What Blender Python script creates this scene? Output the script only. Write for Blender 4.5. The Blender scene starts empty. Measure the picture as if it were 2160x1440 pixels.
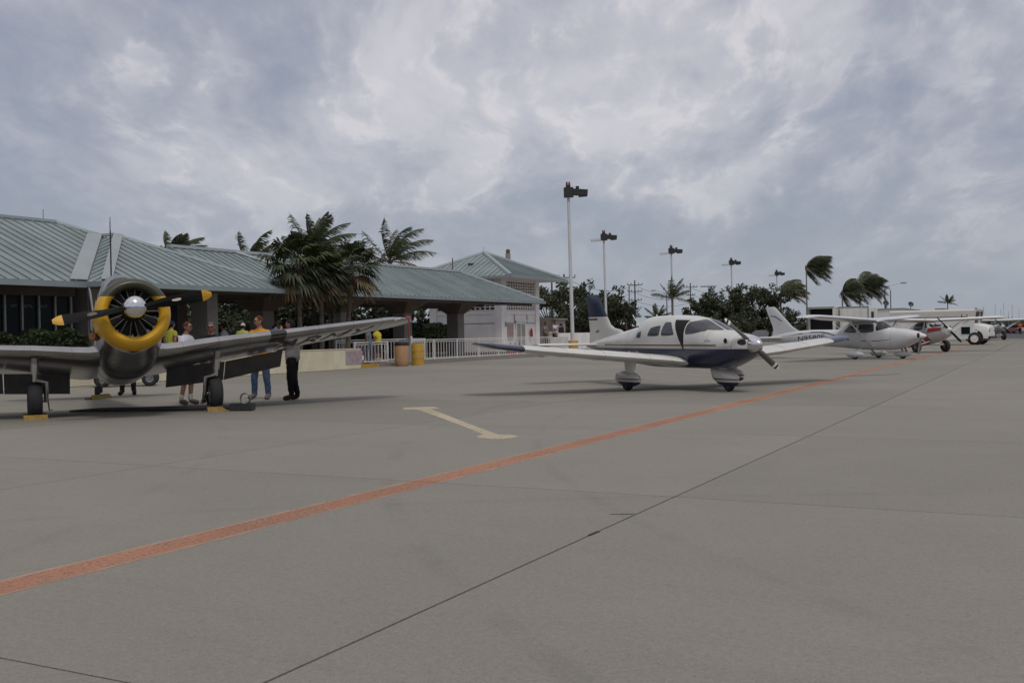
import bpy, bmesh, math, random
from mathutils import Vector, Matrix
from mathutils.bvhtree import BVHTree
R = math.radians
random.seed(7)
S = bpy.context.scene
COL = S.collection

# ------------------------------------------------------------------ camera
CAM_H = 1.42; YAW = math.atan(1148/2200.0); PIT = math.atan(17/2200.0); ROL = R(1.0)
cs, sn = math.cos(YAW), math.sin(YAW)
fwd = Vector((-sn, cs, 0)); rgt = Vector((cs, sn, 0)); up = Vector((0, 0, 1))
f2 = fwd*math.cos(PIT) - up*math.sin(PIT)
u2 = up*math.cos(PIT) + fwd*math.sin(PIT)
xr = rgt*math.cos(ROL) - u2*math.sin(ROL)
yr = rgt*math.sin(ROL) + u2*math.cos(ROL)
cam = bpy.data.objects.new('camera', bpy.data.cameras.new('camera'))
M = Matrix((xr, yr, -f2)).transposed().to_4x4(); M.translation = (0, 0, CAM_H)
cam.matrix_world = M
cam.data.sensor_width = 36; cam.data.lens = 36*2200/2160.0
cam.data.clip_start = .1; cam.data.clip_end = 9000
COL.objects.link(cam); S.camera = cam

# ------------------------------------------------------------------ world: overcast sky
SUN_EL, SUN_AZ = R(60), R(-38)          # azimuth measured from +X, anticlockwise: high, behind and right of the camera
W = bpy.data.worlds.new('World'); S.world = W; W.use_nodes = True
nt = W.node_tree; nt.nodes.clear()
def N(t, ty, **k):
    n = t.nodes.new(ty)
    for a, b in k.items():
        if hasattr(n, a): setattr(n, a, b)
    return n
def math_n(t, op, a, b=None, c=None, clamp=False):
    n = t.nodes.new('ShaderNodeMath'); n.operation = op; n.use_clamp = clamp
    for i, v in enumerate((a, b, c)):
        if v is None: continue
        if isinstance(v, (int, float)): n.inputs[i].default_value = v
        else: t.links.new(v, n.inputs[i])
    return n.outputs[0]
def mixc(t, f, a, b):
    n = t.nodes.new('ShaderNodeMix'); n.data_type = 'RGBA'
    for i, v in ((0, f), (6, a), (7, b)):
        if isinstance(v, (int, float)): n.inputs[i].default_value = v
        elif isinstance(v, tuple): n.inputs[i].default_value = (*v[:3], 1)
        else: t.links.new(v, n.inputs[i])
    return n.outputs[2]
def noise_n(t, vec, scale, det=4, rough=.5, dist=0, w=None):
    n = t.nodes.new('ShaderNodeTexNoise'); n.inputs['Scale'].default_value = scale
    n.inputs['Detail'].default_value = det; n.inputs['Roughness'].default_value = rough
    n.inputs['Distortion'].default_value = dist
    t.links.new(vec, n.inputs['Vector']); return n.outputs['Fac']
def ramp(t, f, a, b):
    n = t.nodes.new('ShaderNodeMapRange'); n.interpolation_type = 'SMOOTHSTEP'
    n.inputs[1].default_value = a; n.inputs[2].default_value = b
    t.links.new(f, n.inputs[0]); return n.outputs[0]
def mapping(t, vec, loc=(0,0,0), rot=(0,0,0), sc=(1,1,1)):
    n = t.nodes.new('ShaderNodeMapping'); n.inputs[1].default_value = loc
    n.inputs[2].default_value = rot; n.inputs[3].default_value = sc
    t.links.new(vec, n.inputs[0]); return n.outputs[0]
tc = nt.nodes.new('ShaderNodeTexCoord'); sep = nt.nodes.new('ShaderNodeSeparateXYZ')
nt.links.new(tc.outputs['Generated'], sep.inputs[0])
zc = math_n(nt, 'ADD', math_n(nt, 'MAXIMUM', sep.outputs[2], 0.0), .34)
comb = nt.nodes.new('ShaderNodeCombineXYZ')
nt.links.new(math_n(nt, 'DIVIDE', sep.outputs[0], zc), comb.inputs[0])
nt.links.new(math_n(nt, 'DIVIDE', sep.outputs[1], zc), comb.inputs[1])
pv = mapping(nt, comb.outputs[0], rot=(0, 0, -YAW))
wrp = nt.nodes.new('ShaderNodeTexNoise'); wrp.inputs['Scale'].default_value = 2.2; wrp.inputs['Detail'].default_value = 3; nt.links.new(pv, wrp.inputs['Vector'])
wv = nt.nodes.new('ShaderNodeVectorMath'); wv.operation = 'MULTIPLY_ADD'; nt.links.new(wrp.outputs['Color'], wv.inputs[0]); wv.inputs[1].default_value = (.22, .22, 0); nt.links.new(pv, wv.inputs[2])
pw = wv.outputs[0]
big = noise_n(nt, mapping(nt, pw, loc=(1.35, .4, 0), sc=(1, .8, 1)), 1.5, 3, .5)
mid = noise_n(nt, mapping(nt, pw, loc=(3.1, 1.7, 0), sc=(1, .60, 1)), 4.7, 9, .58)
fine = noise_n(nt, mapping(nt, pw, loc=(9, 4, 2), sc=(1, .5, 1)), 12, 6, .6)
dens = math_n(nt, 'ADD', math_n(nt, 'MULTIPLY', big, .50), math_n(nt, 'ADD', math_n(nt, 'MULTIPLY', mid, .72), math_n(nt, 'MULTIPLY', fine, .26)))
# a few thicker and thinner banks of cloud
def bank(px, py, wid, amp):
    d = (f2*2200 + xr*(px-1080) + yr*(720-py)).normalized(); n = nt.nodes.new('ShaderNodeVectorMath'); n.operation = 'DOT_PRODUCT'
    nt.links.new(tc.outputs['Generated'], n.inputs[0]); n.inputs[1].default_value = d
    return math_n(nt, 'MULTIPLY', ramp(nt, n.outputs['Value'], math.cos(R(wid)), 1.0), amp)
for px, py, wid, amp in ((1180, 90, 15, .14), (1450, 150, 11, .06), (620, 190, 8, .11), (300, 200, 6, .09), (520, 30, 8, -.17), (60, 260, 7, -.08), (240, 330, 6, -.08), (1900, 330, 12, -.05), (820, 60, 5, -.04), (870, 260, 4, -.06)):
    dens = math_n(nt, 'ADD', dens, bank(px, py, wid, amp))
cl = ramp(nt, dens, .55, 1.02)
edge = ramp(nt, math_n(nt, 'ABSOLUTE', math_n(nt, 'SUBTRACT', mid, .53)), .07, .0)
dark = (2.95, 3.22, 4.02); light = (6.4, 6.3, 6.65)
cc = mixc(nt, cl, dark, light)
wisps = math_n(nt, 'MULTIPLY', edge, math_n(nt, 'MULTIPLY', ramp(nt, fine, .42, .6), math_n(nt, 'MULTIPLY', ramp(nt, dens, .68, .90), .75)))
cc = mixc(nt, wisps, cc, (7.2, 6.9, 7.1))
hz = ramp(nt, sep.outputs[2], -.03, .20)
cc = mixc(nt, math_n(nt, 'SUBTRACT', 1.0, math_n(nt, 'MULTIPLY', hz, .97), clamp=True), cc, (3.25, 3.62, 4.2))
# brighter veil high overhead where the sun sits behind the cloud
top = ramp(nt, sep.outputs[2], .45, 1.0)
cc = mixc(nt, top, cc, (6.6, 6.4, 6.4))
sky = nt.nodes.new('ShaderNodeTexSky'); sky.sky_type = 'NISHITA'; sky.sun_disc = False
sky.sun_elevation = SUN_EL; sky.sun_rotation = math.pi/2 - SUN_AZ
cc = mixc(nt, .92, sky.outputs[0], cc)
bg = nt.nodes.new('ShaderNodeBackground'); bg.inputs[1].default_value = .10
nt.links.new(cc, bg.inputs[0]); out = nt.nodes.new('ShaderNodeOutputWorld'); nt.links.new(bg.outputs[0], out.inputs[0])
sun = bpy.data.objects.new('sun', bpy.data.lights.new('sun', 'SUN'))
sun.data.energy = 1.2; sun.data.angle = R(13); sun.data.color = (1, .95, .88)
sd = Vector((math.cos(SUN_AZ)*math.cos(SUN_EL), math.sin(SUN_AZ)*math.cos(SUN_EL), math.sin(SUN_EL)))
sun.rotation_euler = sd.to_track_quat('Z', 'Y').to_euler(); COL.objects.link(sun)
S.view_settings.view_transform = 'Standard'; S.view_settings.look = 'None'
S.view_settings.exposure = 0; S.view_settings.gamma = 1; S.view_settings.use_curve_mapping = False

# ------------------------------------------------------------------ helpers
def cam2w(px, D, z=0.0):            # a spot D metres out along the photograph's view of column px, at height z
    return fwd*D + rgt*((px-1080)/2200.0*D) + Vector((0, 0, z))
def tag(o, label=None, cat=None, group=None, kind=None):
    if label: o['label'] = label
    if cat: o['category'] = cat
    if group: o['group'] = group
    if kind: o['kind'] = kind
    return o
def empty(name, loc=(0,0,0), rz=0, label=None, cat=None, group=None):
    o = bpy.data.objects.new(name, None); o.location = loc; o.rotation_euler = (0, 0, rz)
    o.empty_display_size = .3
    COL.objects.link(o); return tag(o, label, cat, group)
class MB:
    def __init__(s): s.v = []; s.f = []; s.m = []
    def add(s, vs, fs, mi=0):
        b = len(s.v); s.v += [tuple(v) for v in vs]
        for f in fs: s.f.append(tuple(i+b for i in f)); s.m.append(mi)
        return s
    def box(s, c, d, rot=None, mi=0, top=1.0):
        x, y, z = d[0]/2, d[1]/2, d[2]/2; vs = []
        for k in (-1, 1):
            t = top if k == 1 else 1
            for i, j in ((-1,-1),(1,-1),(1,1),(-1,1)):
                p = Vector((i*x*t, j*y*t, k*z))
                if rot is not None: p = rot @ p
                vs.append(p + Vector(c))
        return s.add(vs, [(3,2,1,0),(4,5,6,7),(0,1,5,4),(1,2,6,5),(2,3,7,6),(3,0,4,7)], mi)
    def bb(s, x0, x1, y0, y1, z0, z1, mi=0):
        return s.box(((x0+x1)/2, (y0+y1)/2, (z0+z1)/2), (abs(x1-x0), abs(y1-y0), abs(z1-z0)), None, mi)
    def tube(s, pts, rad, n=8, mi=0, cap=True, sq=1.0):
        pts = [Vector(p) for p in pts]
        if not hasattr(rad, '__len__'): rad = [rad]*len(pts)
        rings = []; prev = None
        for i, p in enumerate(pts):
            d = (pts[min(i+1, len(pts)-1)] - pts[max(i-1, 0)]).normalized()
            if prev is None:
                a = Vector((0, 0, 1)) if abs(d.z) < .9 else Vector((1, 0, 0))
                u = d.cross(a).normalized()
            else: u = (prev - d*prev.dot(d)).normalized()
            prev = u; w = d.cross(u)
            rings.append([p + (u*math.cos(2*math.pi*k/n) + w*math.sin(2*math.pi*k/n)*sq)*rad[i] for k in range(n)])
        return s.loft(rings, cap, mi)
    def loft(s, rings, cap=True, mi=0, close=True):
        n = len(rings[0]); vs = [v for r in rings for v in r]; fs = []
        for i in range(len(rings)-1):
            for k in range(n if close else n-1):
                a = i*n+k; b = i*n+(k+1) % n
                fs.append((a, b, b+n, a+n))
        if cap: fs.append(tuple(range(n-1, -1, -1))); fs.append(tuple((len(rings)-1)*n+k for k in range(n)))
        return s.add(vs, fs, mi)
    def lathe(s, prof, o=(0,0,0), ax='z', n=20, mi=0, cap=False):
        o = Vector(o); rings = []
        for r, h in prof:
            ring = []
            for k in range(n):
                a = 2*math.pi*k/n; c_, s_ = r*math.cos(a), r*math.sin(a)
                ring.append(o + (Vector((c_, s_, h)) if ax == 'z' else Vector((h, c_, s_)) if ax == 'x' else Vector((s_, h, c_))))
            rings.append(ring)
        return s.loft(rings, cap, mi)
    def poly(s, pts, mi=0): return s.add(pts, [tuple(range(len(pts)))], mi)
    def build(s, name, mats, parent=None, smooth=None, T=None, fix=True):
        me = bpy.data.meshes.new(name)
        vs = [T @ Vector(v) for v in s.v] if T is not None else s.v
        me.from_pydata([tuple(v) for v in vs], [], s.f)
        if not isinstance(mats, (list, tuple)): mats = [mats]
        for m in mats: me.materials.append(m)
        if len(mats) > 1: me.polygons.foreach_set('material_index', s.m)
        if fix:
            bm = bmesh.new(); bm.from_mesh(me); bmesh.ops.recalc_face_normals(bm, faces=bm.faces); bm.to_mesh(me); bm.free()
        me.update()
        if smooth is not None:
            me.polygons.foreach_set('use_smooth', [True]*len(me.polygons)); me.set_sharp_from_angle(angle=R(smooth))
        o = bpy.data.objects.new(name, me); COL.objects.link(o)
        if parent is not None: o.parent = parent
        return o
def copy_tree(o, parent=None):
    c = o.copy(); COL.objects.link(c)
    if parent is not None: c.parent = parent
    for ch in list(o.children): copy_tree(ch, c)
    return c

# ------------------------------------------------------------------ materials
def mat(name, col, rough=.6, metal=0.0, var=.12, vs=3.0, bump=0.0, bs=40.0, spec=.5, dirt=0.0, coat=0.0, rnd=0.0):
    m = bpy.data.materials.new(name); m.use_nodes = True; t = m.node_tree; p = t.nodes['Principled BSDF']
    p.inputs['Roughness'].default_value = rough; p.inputs['Metallic'].default_value = metal
    p.inputs['Specular IOR Level'].default_value = spec
    if coat: p.inputs['Coat Weight'].default_value = coat; p.inputs['Coat Roughness'].default_value = .12
    co = t.nodes.new('ShaderNodeTexCoord').outputs['Object']
    c = None
    if var:
        f = noise_n(t, co, vs, 5, .6)
        f = ramp(t, f, .3, .7)
        c = mixc(t, f, tuple(x*(1-var) for x in col), tuple(min(1, x*(1+var)) for x in col))
    if dirt:
        f = ramp(t, noise_n(t, mapping(t, co, sc=(1, 1, .25)), vs*2.3, 7, .65), .5, .8)
        c = mixc(t, math_n(t, 'MULTIPLY', f, dirt), c if c is not None else tuple(col), (.09, .08, .065))
    if rnd:
        oi = t.nodes.new('ShaderNodeObjectInfo'); h = t.nodes.new('ShaderNodeHueSaturation')
        t.links.new(math_n(t, 'MULTIPLY_ADD', oi.outputs['Random'], rnd, 1-rnd/2), h.inputs['Value'])
        if c is None: h.inputs['Color'].default_value = (*col, 1)
        else: t.links.new(c, h.inputs['Color'])
        c = h.outputs[0]
    if c is None: p.inputs['Base Color'].default_value = (*col, 1)
    else: t.links.new(c, p.inputs['Base Color'])
    if bump:
        b = t.nodes.new('ShaderNodeBump'); b.inputs['Strength'].default_value = bump; b.inputs['Distance'].default_value = .01
        t.links.new(noise_n(t, co, bs, 4, .6), b.inputs['Height']); t.links.new(b.outputs[0], p.inputs['Normal'])
    return m
def leafmat(name, col, var=.45, vs=1.2, rough=.55, trans=.25):
    m = bpy.data.materials.new(name); m.use_nodes = True; t = m.node_tree; p = t.nodes['Principled BSDF']
    co = t.nodes.new('ShaderNodeTexCoord').outputs['Object']
    f = ramp(t, noise_n(t, co, vs, 3, .6), .35, .65)
    g = ramp(t, noise_n(t, co, vs*9, 2, .5), .55, .75)
    c = mixc(t, f, tuple(x*(1-var) for x in col), tuple(x*(1+var) for x in col))
    c = mixc(t, math_n(t, 'MULTIPLY', g, .35), c, (col[0]*2.2, col[1]*1.7, col[2]*1.5))
    t.links.new(c, p.inputs['Base Color']); p.inputs['Roughness'].default_value = rough
    tr = t.nodes.new('ShaderNodeBsdfTranslucent'); t.links.new(c, tr.inputs[0])
    mx = t.nodes.new('ShaderNodeMixShader'); mx.inputs[0].default_value = trans
    t.links.new(p.outputs[0], mx.inputs[1]); t.links.new(tr.outputs[0], mx.inputs[2])
    t.links.new(mx.outputs[0], t.nodes['Material Output'].inputs[0])
    return m
def banded(name, base, rules, rough=.35, metal=0.0, coat=.3, spec=.5, dirt=0.0):
    """paint with regions: rules = [(axis, lo, hi, axis2, lo2, hi2, colour)] in object space"""
    m = bpy.data.materials.new(name); m.use_nodes = True; t = m.node_tree; p = t.nodes['Principled BSDF']
    p.inputs['Roughness'].default_value = rough; p.inputs['Metallic'].default_value = metal
    p.inputs['Coat Weight'].default_value = coat; p.inputs['Coat Roughness'].default_value = .15
    co = t.nodes.new('ShaderNodeTexCoord').outputs['Object']; s = t.nodes.new('ShaderNodeSeparateXYZ'); t.links.new(co, s.inputs[0])
    ax = {'x': s.outputs[0], 'y': s.outputs[1], 'z': s.outputs[2]}
    ax['a'] = math_n(t, 'ABSOLUTE', s.outputs[1])
    f = ramp(t, noise_n(t, co, 1.7, 5, .6), .3, .7)
    c = mixc(t, f, tuple(x*.93 for x in base), tuple(min(1, x*1.04) for x in base))
    for a1, lo, hi, a2, lo2, hi2, colr in rules:
        k = math_n(t, 'MULTIPLY', math_n(t, 'GREATER_THAN', ax[a1], lo), math_n(t, 'LESS_THAN', ax[a1], hi))
        if a2: k = math_n(t, 'MULTIPLY', k, math_n(t, 'MULTIPLY', math_n(t, 'GREATER_THAN', ax[a2], lo2), math_n(t, 'LESS_THAN', ax[a2], hi2)))
        c = mixc(t, k, c, colr)
    if dirt:
        g = ramp(t, noise_n(t, mapping(t, co, sc=(.6, 2, 2)), 4, 7, .65), .5, .8)
        c = mixc(t, math_n(t, 'MULTIPLY', g, dirt), c, (.10, .085, .07))
    t.links.new(c, p.inputs['Base Color']); return m

def concrete_mat(name, col=(.234, .218, .188), rnd=.13):
    m = bpy.data.materials.new(name); m.use_nodes = True; t = m.node_tree; p = t.nodes['Principled BSDF']
    g = t.nodes.new('ShaderNodeNewGeometry').outputs['Position']
    a = ramp(t, noise_n(t, g, .16, 5, .62, .5), .3, .72)
    b = ramp(t, noise_n(t, g, .9, 7, .65), .3, .75)
    s1 = noise_n(t, mapping(t, g, rot=(0, 0, R(20)), sc=(.55, 5.5, 1)), .8, 5, .65)
    s2 = noise_n(t, mapping(t, g, rot=(0, 0, R(-58)), sc=(.22, 3.2, 1)), .7, 5, .6)
    gr = noise_n(t, g, 75, 4, .75)
    sp = ramp(t, noise_n(t, g, 14, 3, .7), .66, .74)
    br = noise_n(t, mapping(t, g, rot=(0, 0, R(3)), sc=(6, 90, 1)), 2.2, 3, .6)
    c = mixc(t, a, tuple(x*.90 for x in col), tuple(x*1.08 for x in col))
    c = mixc(t, math_n(t, 'MULTIPLY', b, .5), c, tuple(x*q for x, q in zip(col, (.86, .87, .90))))
    c = mixc(t, math_n(t, 'MULTIPLY', ramp(t, s1, .52, .75), .24), c, tuple(x*.68 for x in col))
    c = mixc(t, math_n(t, 'MULTIPLY', ramp(t, s2, .54, .76), .26), c, tuple(x*.66 for x in col))
    g2 = noise_n(t, g, 26, 5, .75); g3 = noise_n(t, g, 7, 6, .7)
    c = mixc(t, math_n(t, 'MULTIPLY', ramp(t, gr, .45, .72), .55), c, tuple(x*1.5 for x in col))
    c = mixc(t, math_n(t, 'MULTIPLY', ramp(t, gr, .48, .25), .6), c, tuple(x*.5 for x in col))
    c = mixc(t, math_n(t, 'MULTIPLY', ramp(t, g2, .48, .70), .40), c, tuple(x*q for x, q in zip(col, (1.38, 1.33, 1.26))))
    c = mixc(t, math_n(t, 'MULTIPLY', ramp(t, g2, .50, .30), .40), c, tuple(x*.62 for x in col))
    c = mixc(t, math_n(t, 'MULTIPLY', ramp(t, g3, .50, .72), .30), c, tuple(x*q for x, q in zip(col, (.80, .76, .74))))
    c = mixc(t, math_n(t, 'MULTIPLY', ramp(t, noise_n(t, mapping(t, g, loc=(7, 3, 0)), .45, 4, .6), .68, .76), .12), c, tuple(x*.6 for x in col))
    # tyre arcs: thin dark rings of large radius
    def arc(cx, cy, r, w, k):
        nonlocal c
        v = t.nodes.new('ShaderNodeVectorMath'); v.operation = 'DISTANCE'; t.links.new(g, v.inputs[0]); v.inputs[1].default_value = (cx, cy, 0)
        e = math_n(t, 'ABSOLUTE', math_n(t, 'SUBTRACT', v.outputs['Value'], r))
        c = mixc(t, math_n(t, 'MULTIPLY', math_n(t, 'MULTIPLY', ramp(t, e, w, w*.3), ramp(t, b, .1, .7)), k), c, tuple(x*.45 for x in col))
    arc(14, 22, 24.0, .12, .16); arc(14, 22, 22.3, .10, .13); arc(-30, -6, 26, .10, .12); arc(3, 46, 27, .14, .14); arc(9, -14, 25.5, .10, .12)
    c = mixc(t, math_n(t, 'MULTIPLY', sp, .30), c, (.10, .09, .085))
    c = mixc(t, math_n(t, 'MULTIPLY', ramp(t, br, .4, .7), .10), c, tuple(x*.7 for x in col))
    oi = t.nodes.new('ShaderNodeObjectInfo'); h = t.nodes.new('ShaderNodeHueSaturation')
    t.links.new(math_n(t, 'MULTIPLY_ADD', oi.outputs['Random'], rnd, 1-rnd/2), h.inputs['Value'])
    t.links.new(c, h.inputs['Color']); t.links.new(h.outputs[0], p.inputs['Base Color'])
    p.inputs['Roughness'].default_value = .82; p.inputs['Specular IOR Level'].default_value = .3
    bp = t.nodes.new('ShaderNodeBump'); bp.inputs['Strength'].default_value = .5; bp.inputs['Distance'].default_value = .004
    t.links.new(math_n(t, 'ADD', gr, br), bp.inputs['Height']); t.links.new(bp.outputs[0], p.inputs['Normal'])
    return m
def stripe_mat(name, paint, edge, x0, x1, wear=.5, conc=(.205, .194, .176)):
    m = bpy.data.materials.new(name); m.use_nodes = True; t = m.node_tree; p = t.nodes['Principled BSDF']
    g = t.nodes.new('ShaderNodeNewGeometry').outputs['Position']; s = t.nodes.new('ShaderNodeSeparateXYZ'); t.links.new(g, s.inputs[0])
    n1 = noise_n(t, mapping(t, g, sc=(9, .8, 1)), 2.5, 7, .7)
    n2 = noise_n(t, g, 30, 4, .7)
    n3 = ramp(t, noise_n(t, g, .35, 4, .6), .35, .7)
    c = mixc(t, n3, tuple(x*.82 for x in paint), tuple(x*1.12 for x in paint))
    c = mixc(t, math_n(t, 'MULTIPLY', ramp(t, n1, .46, .72), wear), c, edge)
    if x0 is not None:
        d = math_n(t, 'MULTIPLY', math_n(t, 'ABSOLUTE', math_n(t, 'SUBTRACT', s.outputs[0], (x0+x1)/2)), 2/(x1-x0))
        e = math_n(t, 'ADD', d, math_n(t, 'MULTIPLY', math_n(t, 'SUBTRACT', n2, .5), .7))
        c = mixc(t, math_n(t, 'MULTIPLY', ramp(t, e, .72, .98), .8), c, edge)
        gone = ramp(t, math_n(t, 'ADD', d, math_n(t, 'MULTIPLY', math_n(t, 'SUBTRACT', n1, .5), .7)), .92, 1.02)
    else: gone = 0.0
    worn = math_n(t, 'MULTIPLY', ramp(t, math_n(t, 'ADD', math_n(t, 'MULTIPLY', n2, .55), math_n(t, 'MULTIPLY', n1, .45)), .50, .60), wear)
    chips = ramp(t, noise_n(t, mapping(t, g, sc=(1, .6, 1)), 5, 8, .75), .60, .68)
    hole = math_n(t, 'MAXIMUM', math_n(t, 'MAXIMUM', worn, math_n(t, 'MULTIPLY', chips, wear)), gone)
    t.links.new(c, p.inputs['Base Color']); p.inputs['Roughness'].default_value = .8
    tr = t.nodes.new('ShaderNodeBsdfTransparent'); mx = t.nodes.new('ShaderNodeMixShader')
    if isinstance(hole, float): mx.inputs[0].default_value = hole
    else: t.links.new(hole, mx.inputs[0])
    t.links.new(p.outputs[0], mx.inputs[1]); t.links.new(tr.outputs[0], mx.inputs[2]); t.links.new(mx.outputs[0], t.nodes['Material Output'].inputs[0])
    return m

m_conc = concrete_mat('apron_concrete')
m_side = concrete_mat('walk_concrete', (.24, .225, .205))
m_joint = mat('joint_sealant', (.018, .017, .018), .8)
m_asph = mat('asphalt', (.062, .064, .068), .9, var=.18, vs=.3, bump=.3)
m_grass = mat('dry_grass', (.075, .085, .035), .95, var=.35, vs=.15, bump=.4, bs=6)
m_red = stripe_mat('red_line_paint', (.36, .165, .098), (.44, .32, .24), -5.60, -5.26, .6)
m_cream_mark = stripe_mat('cream_marking_paint', (.50, .42, .30), (.46, .37, .26), None, None, .45)
m_ymark = stripe_mat('faded_yellow_paint', (.30, .25, .16), (.25, .22, .17), None, None, .6)
m_wall_c = mat('cream_stucco', (.64, .58, .43), .9, var=.08, vs=1.5, bump=.4, bs=30, dirt=.28)
m_white_st = mat('white_stucco', (.80, .755, .74), .9, var=.06, vs=1.0, bump=.4, bs=25, dirt=.16)
m_grey_st = mat('grey_stucco', (.33, .30, .285), .9, var=.1, vs=1.2, bump=.4, bs=25, dirt=.2)
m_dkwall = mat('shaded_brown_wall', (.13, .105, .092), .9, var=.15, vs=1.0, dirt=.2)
m_soffit = mat('tan_soffit', (.20, .155, .125), .85, var=.1, vs=1.5)
m_roof = mat('green_metal_roof', (.220, .264, .268), .5, .1, var=.12, vs=.5, dirt=.14, rnd=.15)
m_cap = mat('roof_cap_metal', (.30, .335, .35), .45, .2, var=.06, vs=.6)
m_gut = mat('gutter_metal', (.27, .32, .33), .45, .3, var=.08, vs=.6)
m_glass_d = mat('dark_tinted_glass', (.006, .014, .018), .22, 0, var=.2, vs=.8, spec=.12)
m_glass_t = mat('teal_tinted_glass', (.01, .085, .10), .1, 0, var=.2, vs=.8, spec=.5)
m_alframe = mat('brushed_window_frame', (.30, .29, .28), .45, .4)
m_white = mat('white_paint', (.74, .73, .71), .4, var=.04, vs=1, coat=.2)
m_whitep = mat('white_pole_paint', (.58, .57, .58), .5, var=.08, vs=.6, dirt=.18)
m_whiter = mat('white_railing_paint', (.70, .68, .66), .5, var=.08, vs=3, dirt=.15)
m_rust = mat('rusty_metal', (.17, .07, .035), .85, var=.3, vs=8)
m_dark = mat('dark_fixture', (.03, .028, .03), .5, .2)
m_redl = mat('red_lens', (.30, .012, .012), .25, var=.1)
m_rubber = mat('tyre_rubber', (.018, .018, .02), .8, var=.2, vs=8, bump=.3, bs=90)
m_alu = mat('bare_aluminium', (.40, .395, .40), .24, 1.0, var=.12, vs=1.4, dirt=.20)
m_alu_d = mat('dull_aluminium', (.22, .22, .225), .46, .8, var=.12, vs=2.0, dirt=.25)
m_chrome = mat('polished_spinner', (.72, .73, .76), .12, 1.0, var=.03)
m_blackp = mat('black_prop_paint', (.010, .010, .011), .75, spec=.2)
m_chk = mat('worn_chock_yellow', (.24, .15, .03), .8, var=.3, vs=12, dirt=.35)
m_drum = mat('ochre_drum', (.47, .27, .04), .6, var=.12, vs=5, dirt=.2)
m_yel = mat('yellow_paint', (.60, .33, .02), .5, var=.12, vs=4, dirt=.12)
m_flap = mat('flap_underside', (.115, .11, .107), .55, .2, var=.15, vs=3, dirt=.2)
m_eng = mat('engine_black', (.010, .0095, .009), .7, .1)
m_rod = mat('pushrod_metal', (.17, .165, .165), .5, .5)
m_navy = mat('navy_paint', (.008, .014, .05), .3, coat=.4)
m_redp = mat('red_paint', (.30, .022, .022), .4, coat=.3)
m_planeglass = mat('aircraft_window', (.035, .036, .042), .06, 0, var=.6, vs=2.2, spec=.6)
m_blk = mat('black_void', (.006, .006, .006), .8)
m_skin = mat('skin', (.42, .22, .16), .6, var=.08, vs=9)
m_skin_d = mat('tanned_skin', (.29, .14, .095), .6, var=.08, vs=9)
m_trunk = mat('palm_trunk', (.13, .105, .085), .95, var=.3, vs=6, bump=.6, bs=14)
m_bark = mat('tree_bark', (.10, .08, .062), .95, var=.3, vs=5, bump=.6)
m_palm = leafmat('palm_leaf', (.060, .072, .030))
m_palm2 = leafmat('fan_palm_leaf', (.045, .058, .020))
m_palmdry = leafmat('dry_palm_leaf', (.14, .095, .045), trans=.2)
m_leaf = leafmat('tree_leaf', (.052, .064, .030), vs=.9)
m_leaf2 = leafmat('hedge_leaf', (.030, .048, .014), vs=1.6)
m_ocan = mat('tan_bin', (.44, .25, .13), .7, var=.08, vs=5, bump=.2, dirt=.15)
m_wood = mat('utility_pole_wood', (.07, .055, .05), .9, var=.2)
m_tan = mat('tan_stucco', (.27, .235, .19), .9, var=.1, dirt=.2)
# ------------------------------------------------------------------ ground
JX, JY, X0, Y0 = 6.14, 5.45, -2.91, 3.08
def sheet(name, x0, x1, y0, y1, z, m, kind='structure', parent=None, nx=1, ny=1):
    b = MB(); vs = []; fs = []
    for j in range(ny+1):
        for i in range(nx+1): vs.append((x0+(x1-x0)*i/nx, y0+(y1-y0)*j/ny, z))
    for j in range(ny):
        for i in range(nx): a = j*(nx+1)+i; fs.append((a, a+1, a+nx+2, a+nx+1))
    o = b.add(vs, fs).build(name, m, parent)
    if kind: o['kind'] = kind
    return o
sheet('ground', -3000, 3000, -600, 5000, -.20, m_grass)
sheet('road', -400, -45.2, -60, 600, -.08, m_asph)
sheet('taxiway', -42, 700, 118, 520, -.055, m_asph)
apron = sheet('apron', -42, 75, 63.05, 118, -.004, m_conc)
sheet('apron_base', -28, 75, -30, 63.05, -.014, m_joint)
unit = MB().box((0, 0, -.1), (1, 1, .2)).build('concrete_slab', m_conc); umesh = unit.data; bpy.data.objects.remove(unit)
def gx(k): return .010 if k == 0 else .0075
for i in range(-4, 6):
    for j in range(-3, 11):
        xa, xb = X0+JX*i + gx(i)*.9, X0+JX*(i+1) - gx(i+1)*.9
        ya, yb = Y0+JY*j + .006, Y0+JY*(j+1) - .006
        c = Vector(((xa+xb)/2, (ya+yb)/2, 0)); d = c.dot(fwd); l = c.dot(rgt)
        if d < -4 or abs(l) > 1.0*max(d, 0)*.55 + 9: continue
        o = bpy.data.objects.new('concrete_slab', umesh); o.location = c; o.scale = (xb-xa, yb-ya, 1)
        COL.objects.link(o); o.parent = apron
# far joints
b = MB()
for i in range(-4, 9):
    x = X0+JX*i; b.bb(x-.012, x+.012, 63.05, 118, -.003, .0006)
for j in range(11, 21):
    y = Y0+JY*j; b.bb(-27.4, 75, y-.012, y+.012, -.003, .0008)
o = b.build('joint_line', m_joint, apron)
# crack patch and short repairs near the dark joint
b = MB(); b.add([(-3.10, 7.52, .003), (-2.93, 7.60, .003), (-2.92, 7.625, .003), (-3.09, 7.54, .003)], [(0, 1, 2, 3)])
b.add([(-2.925, 6.70, .003), (-2.895, 6.69, .003), (-2.89, 6.85, .003), (-2.92, 6.86, .003)], [(0, 1, 2, 3)])
b.add([(-5.4, 31.9, .003), (-4.2, 33.0, .003), (-4.1, 32.9, .003), (-5.3, 31.75, .003)], [(0, 1, 2, 3)])
b.build('joint_line', m_joint, apron)
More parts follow.
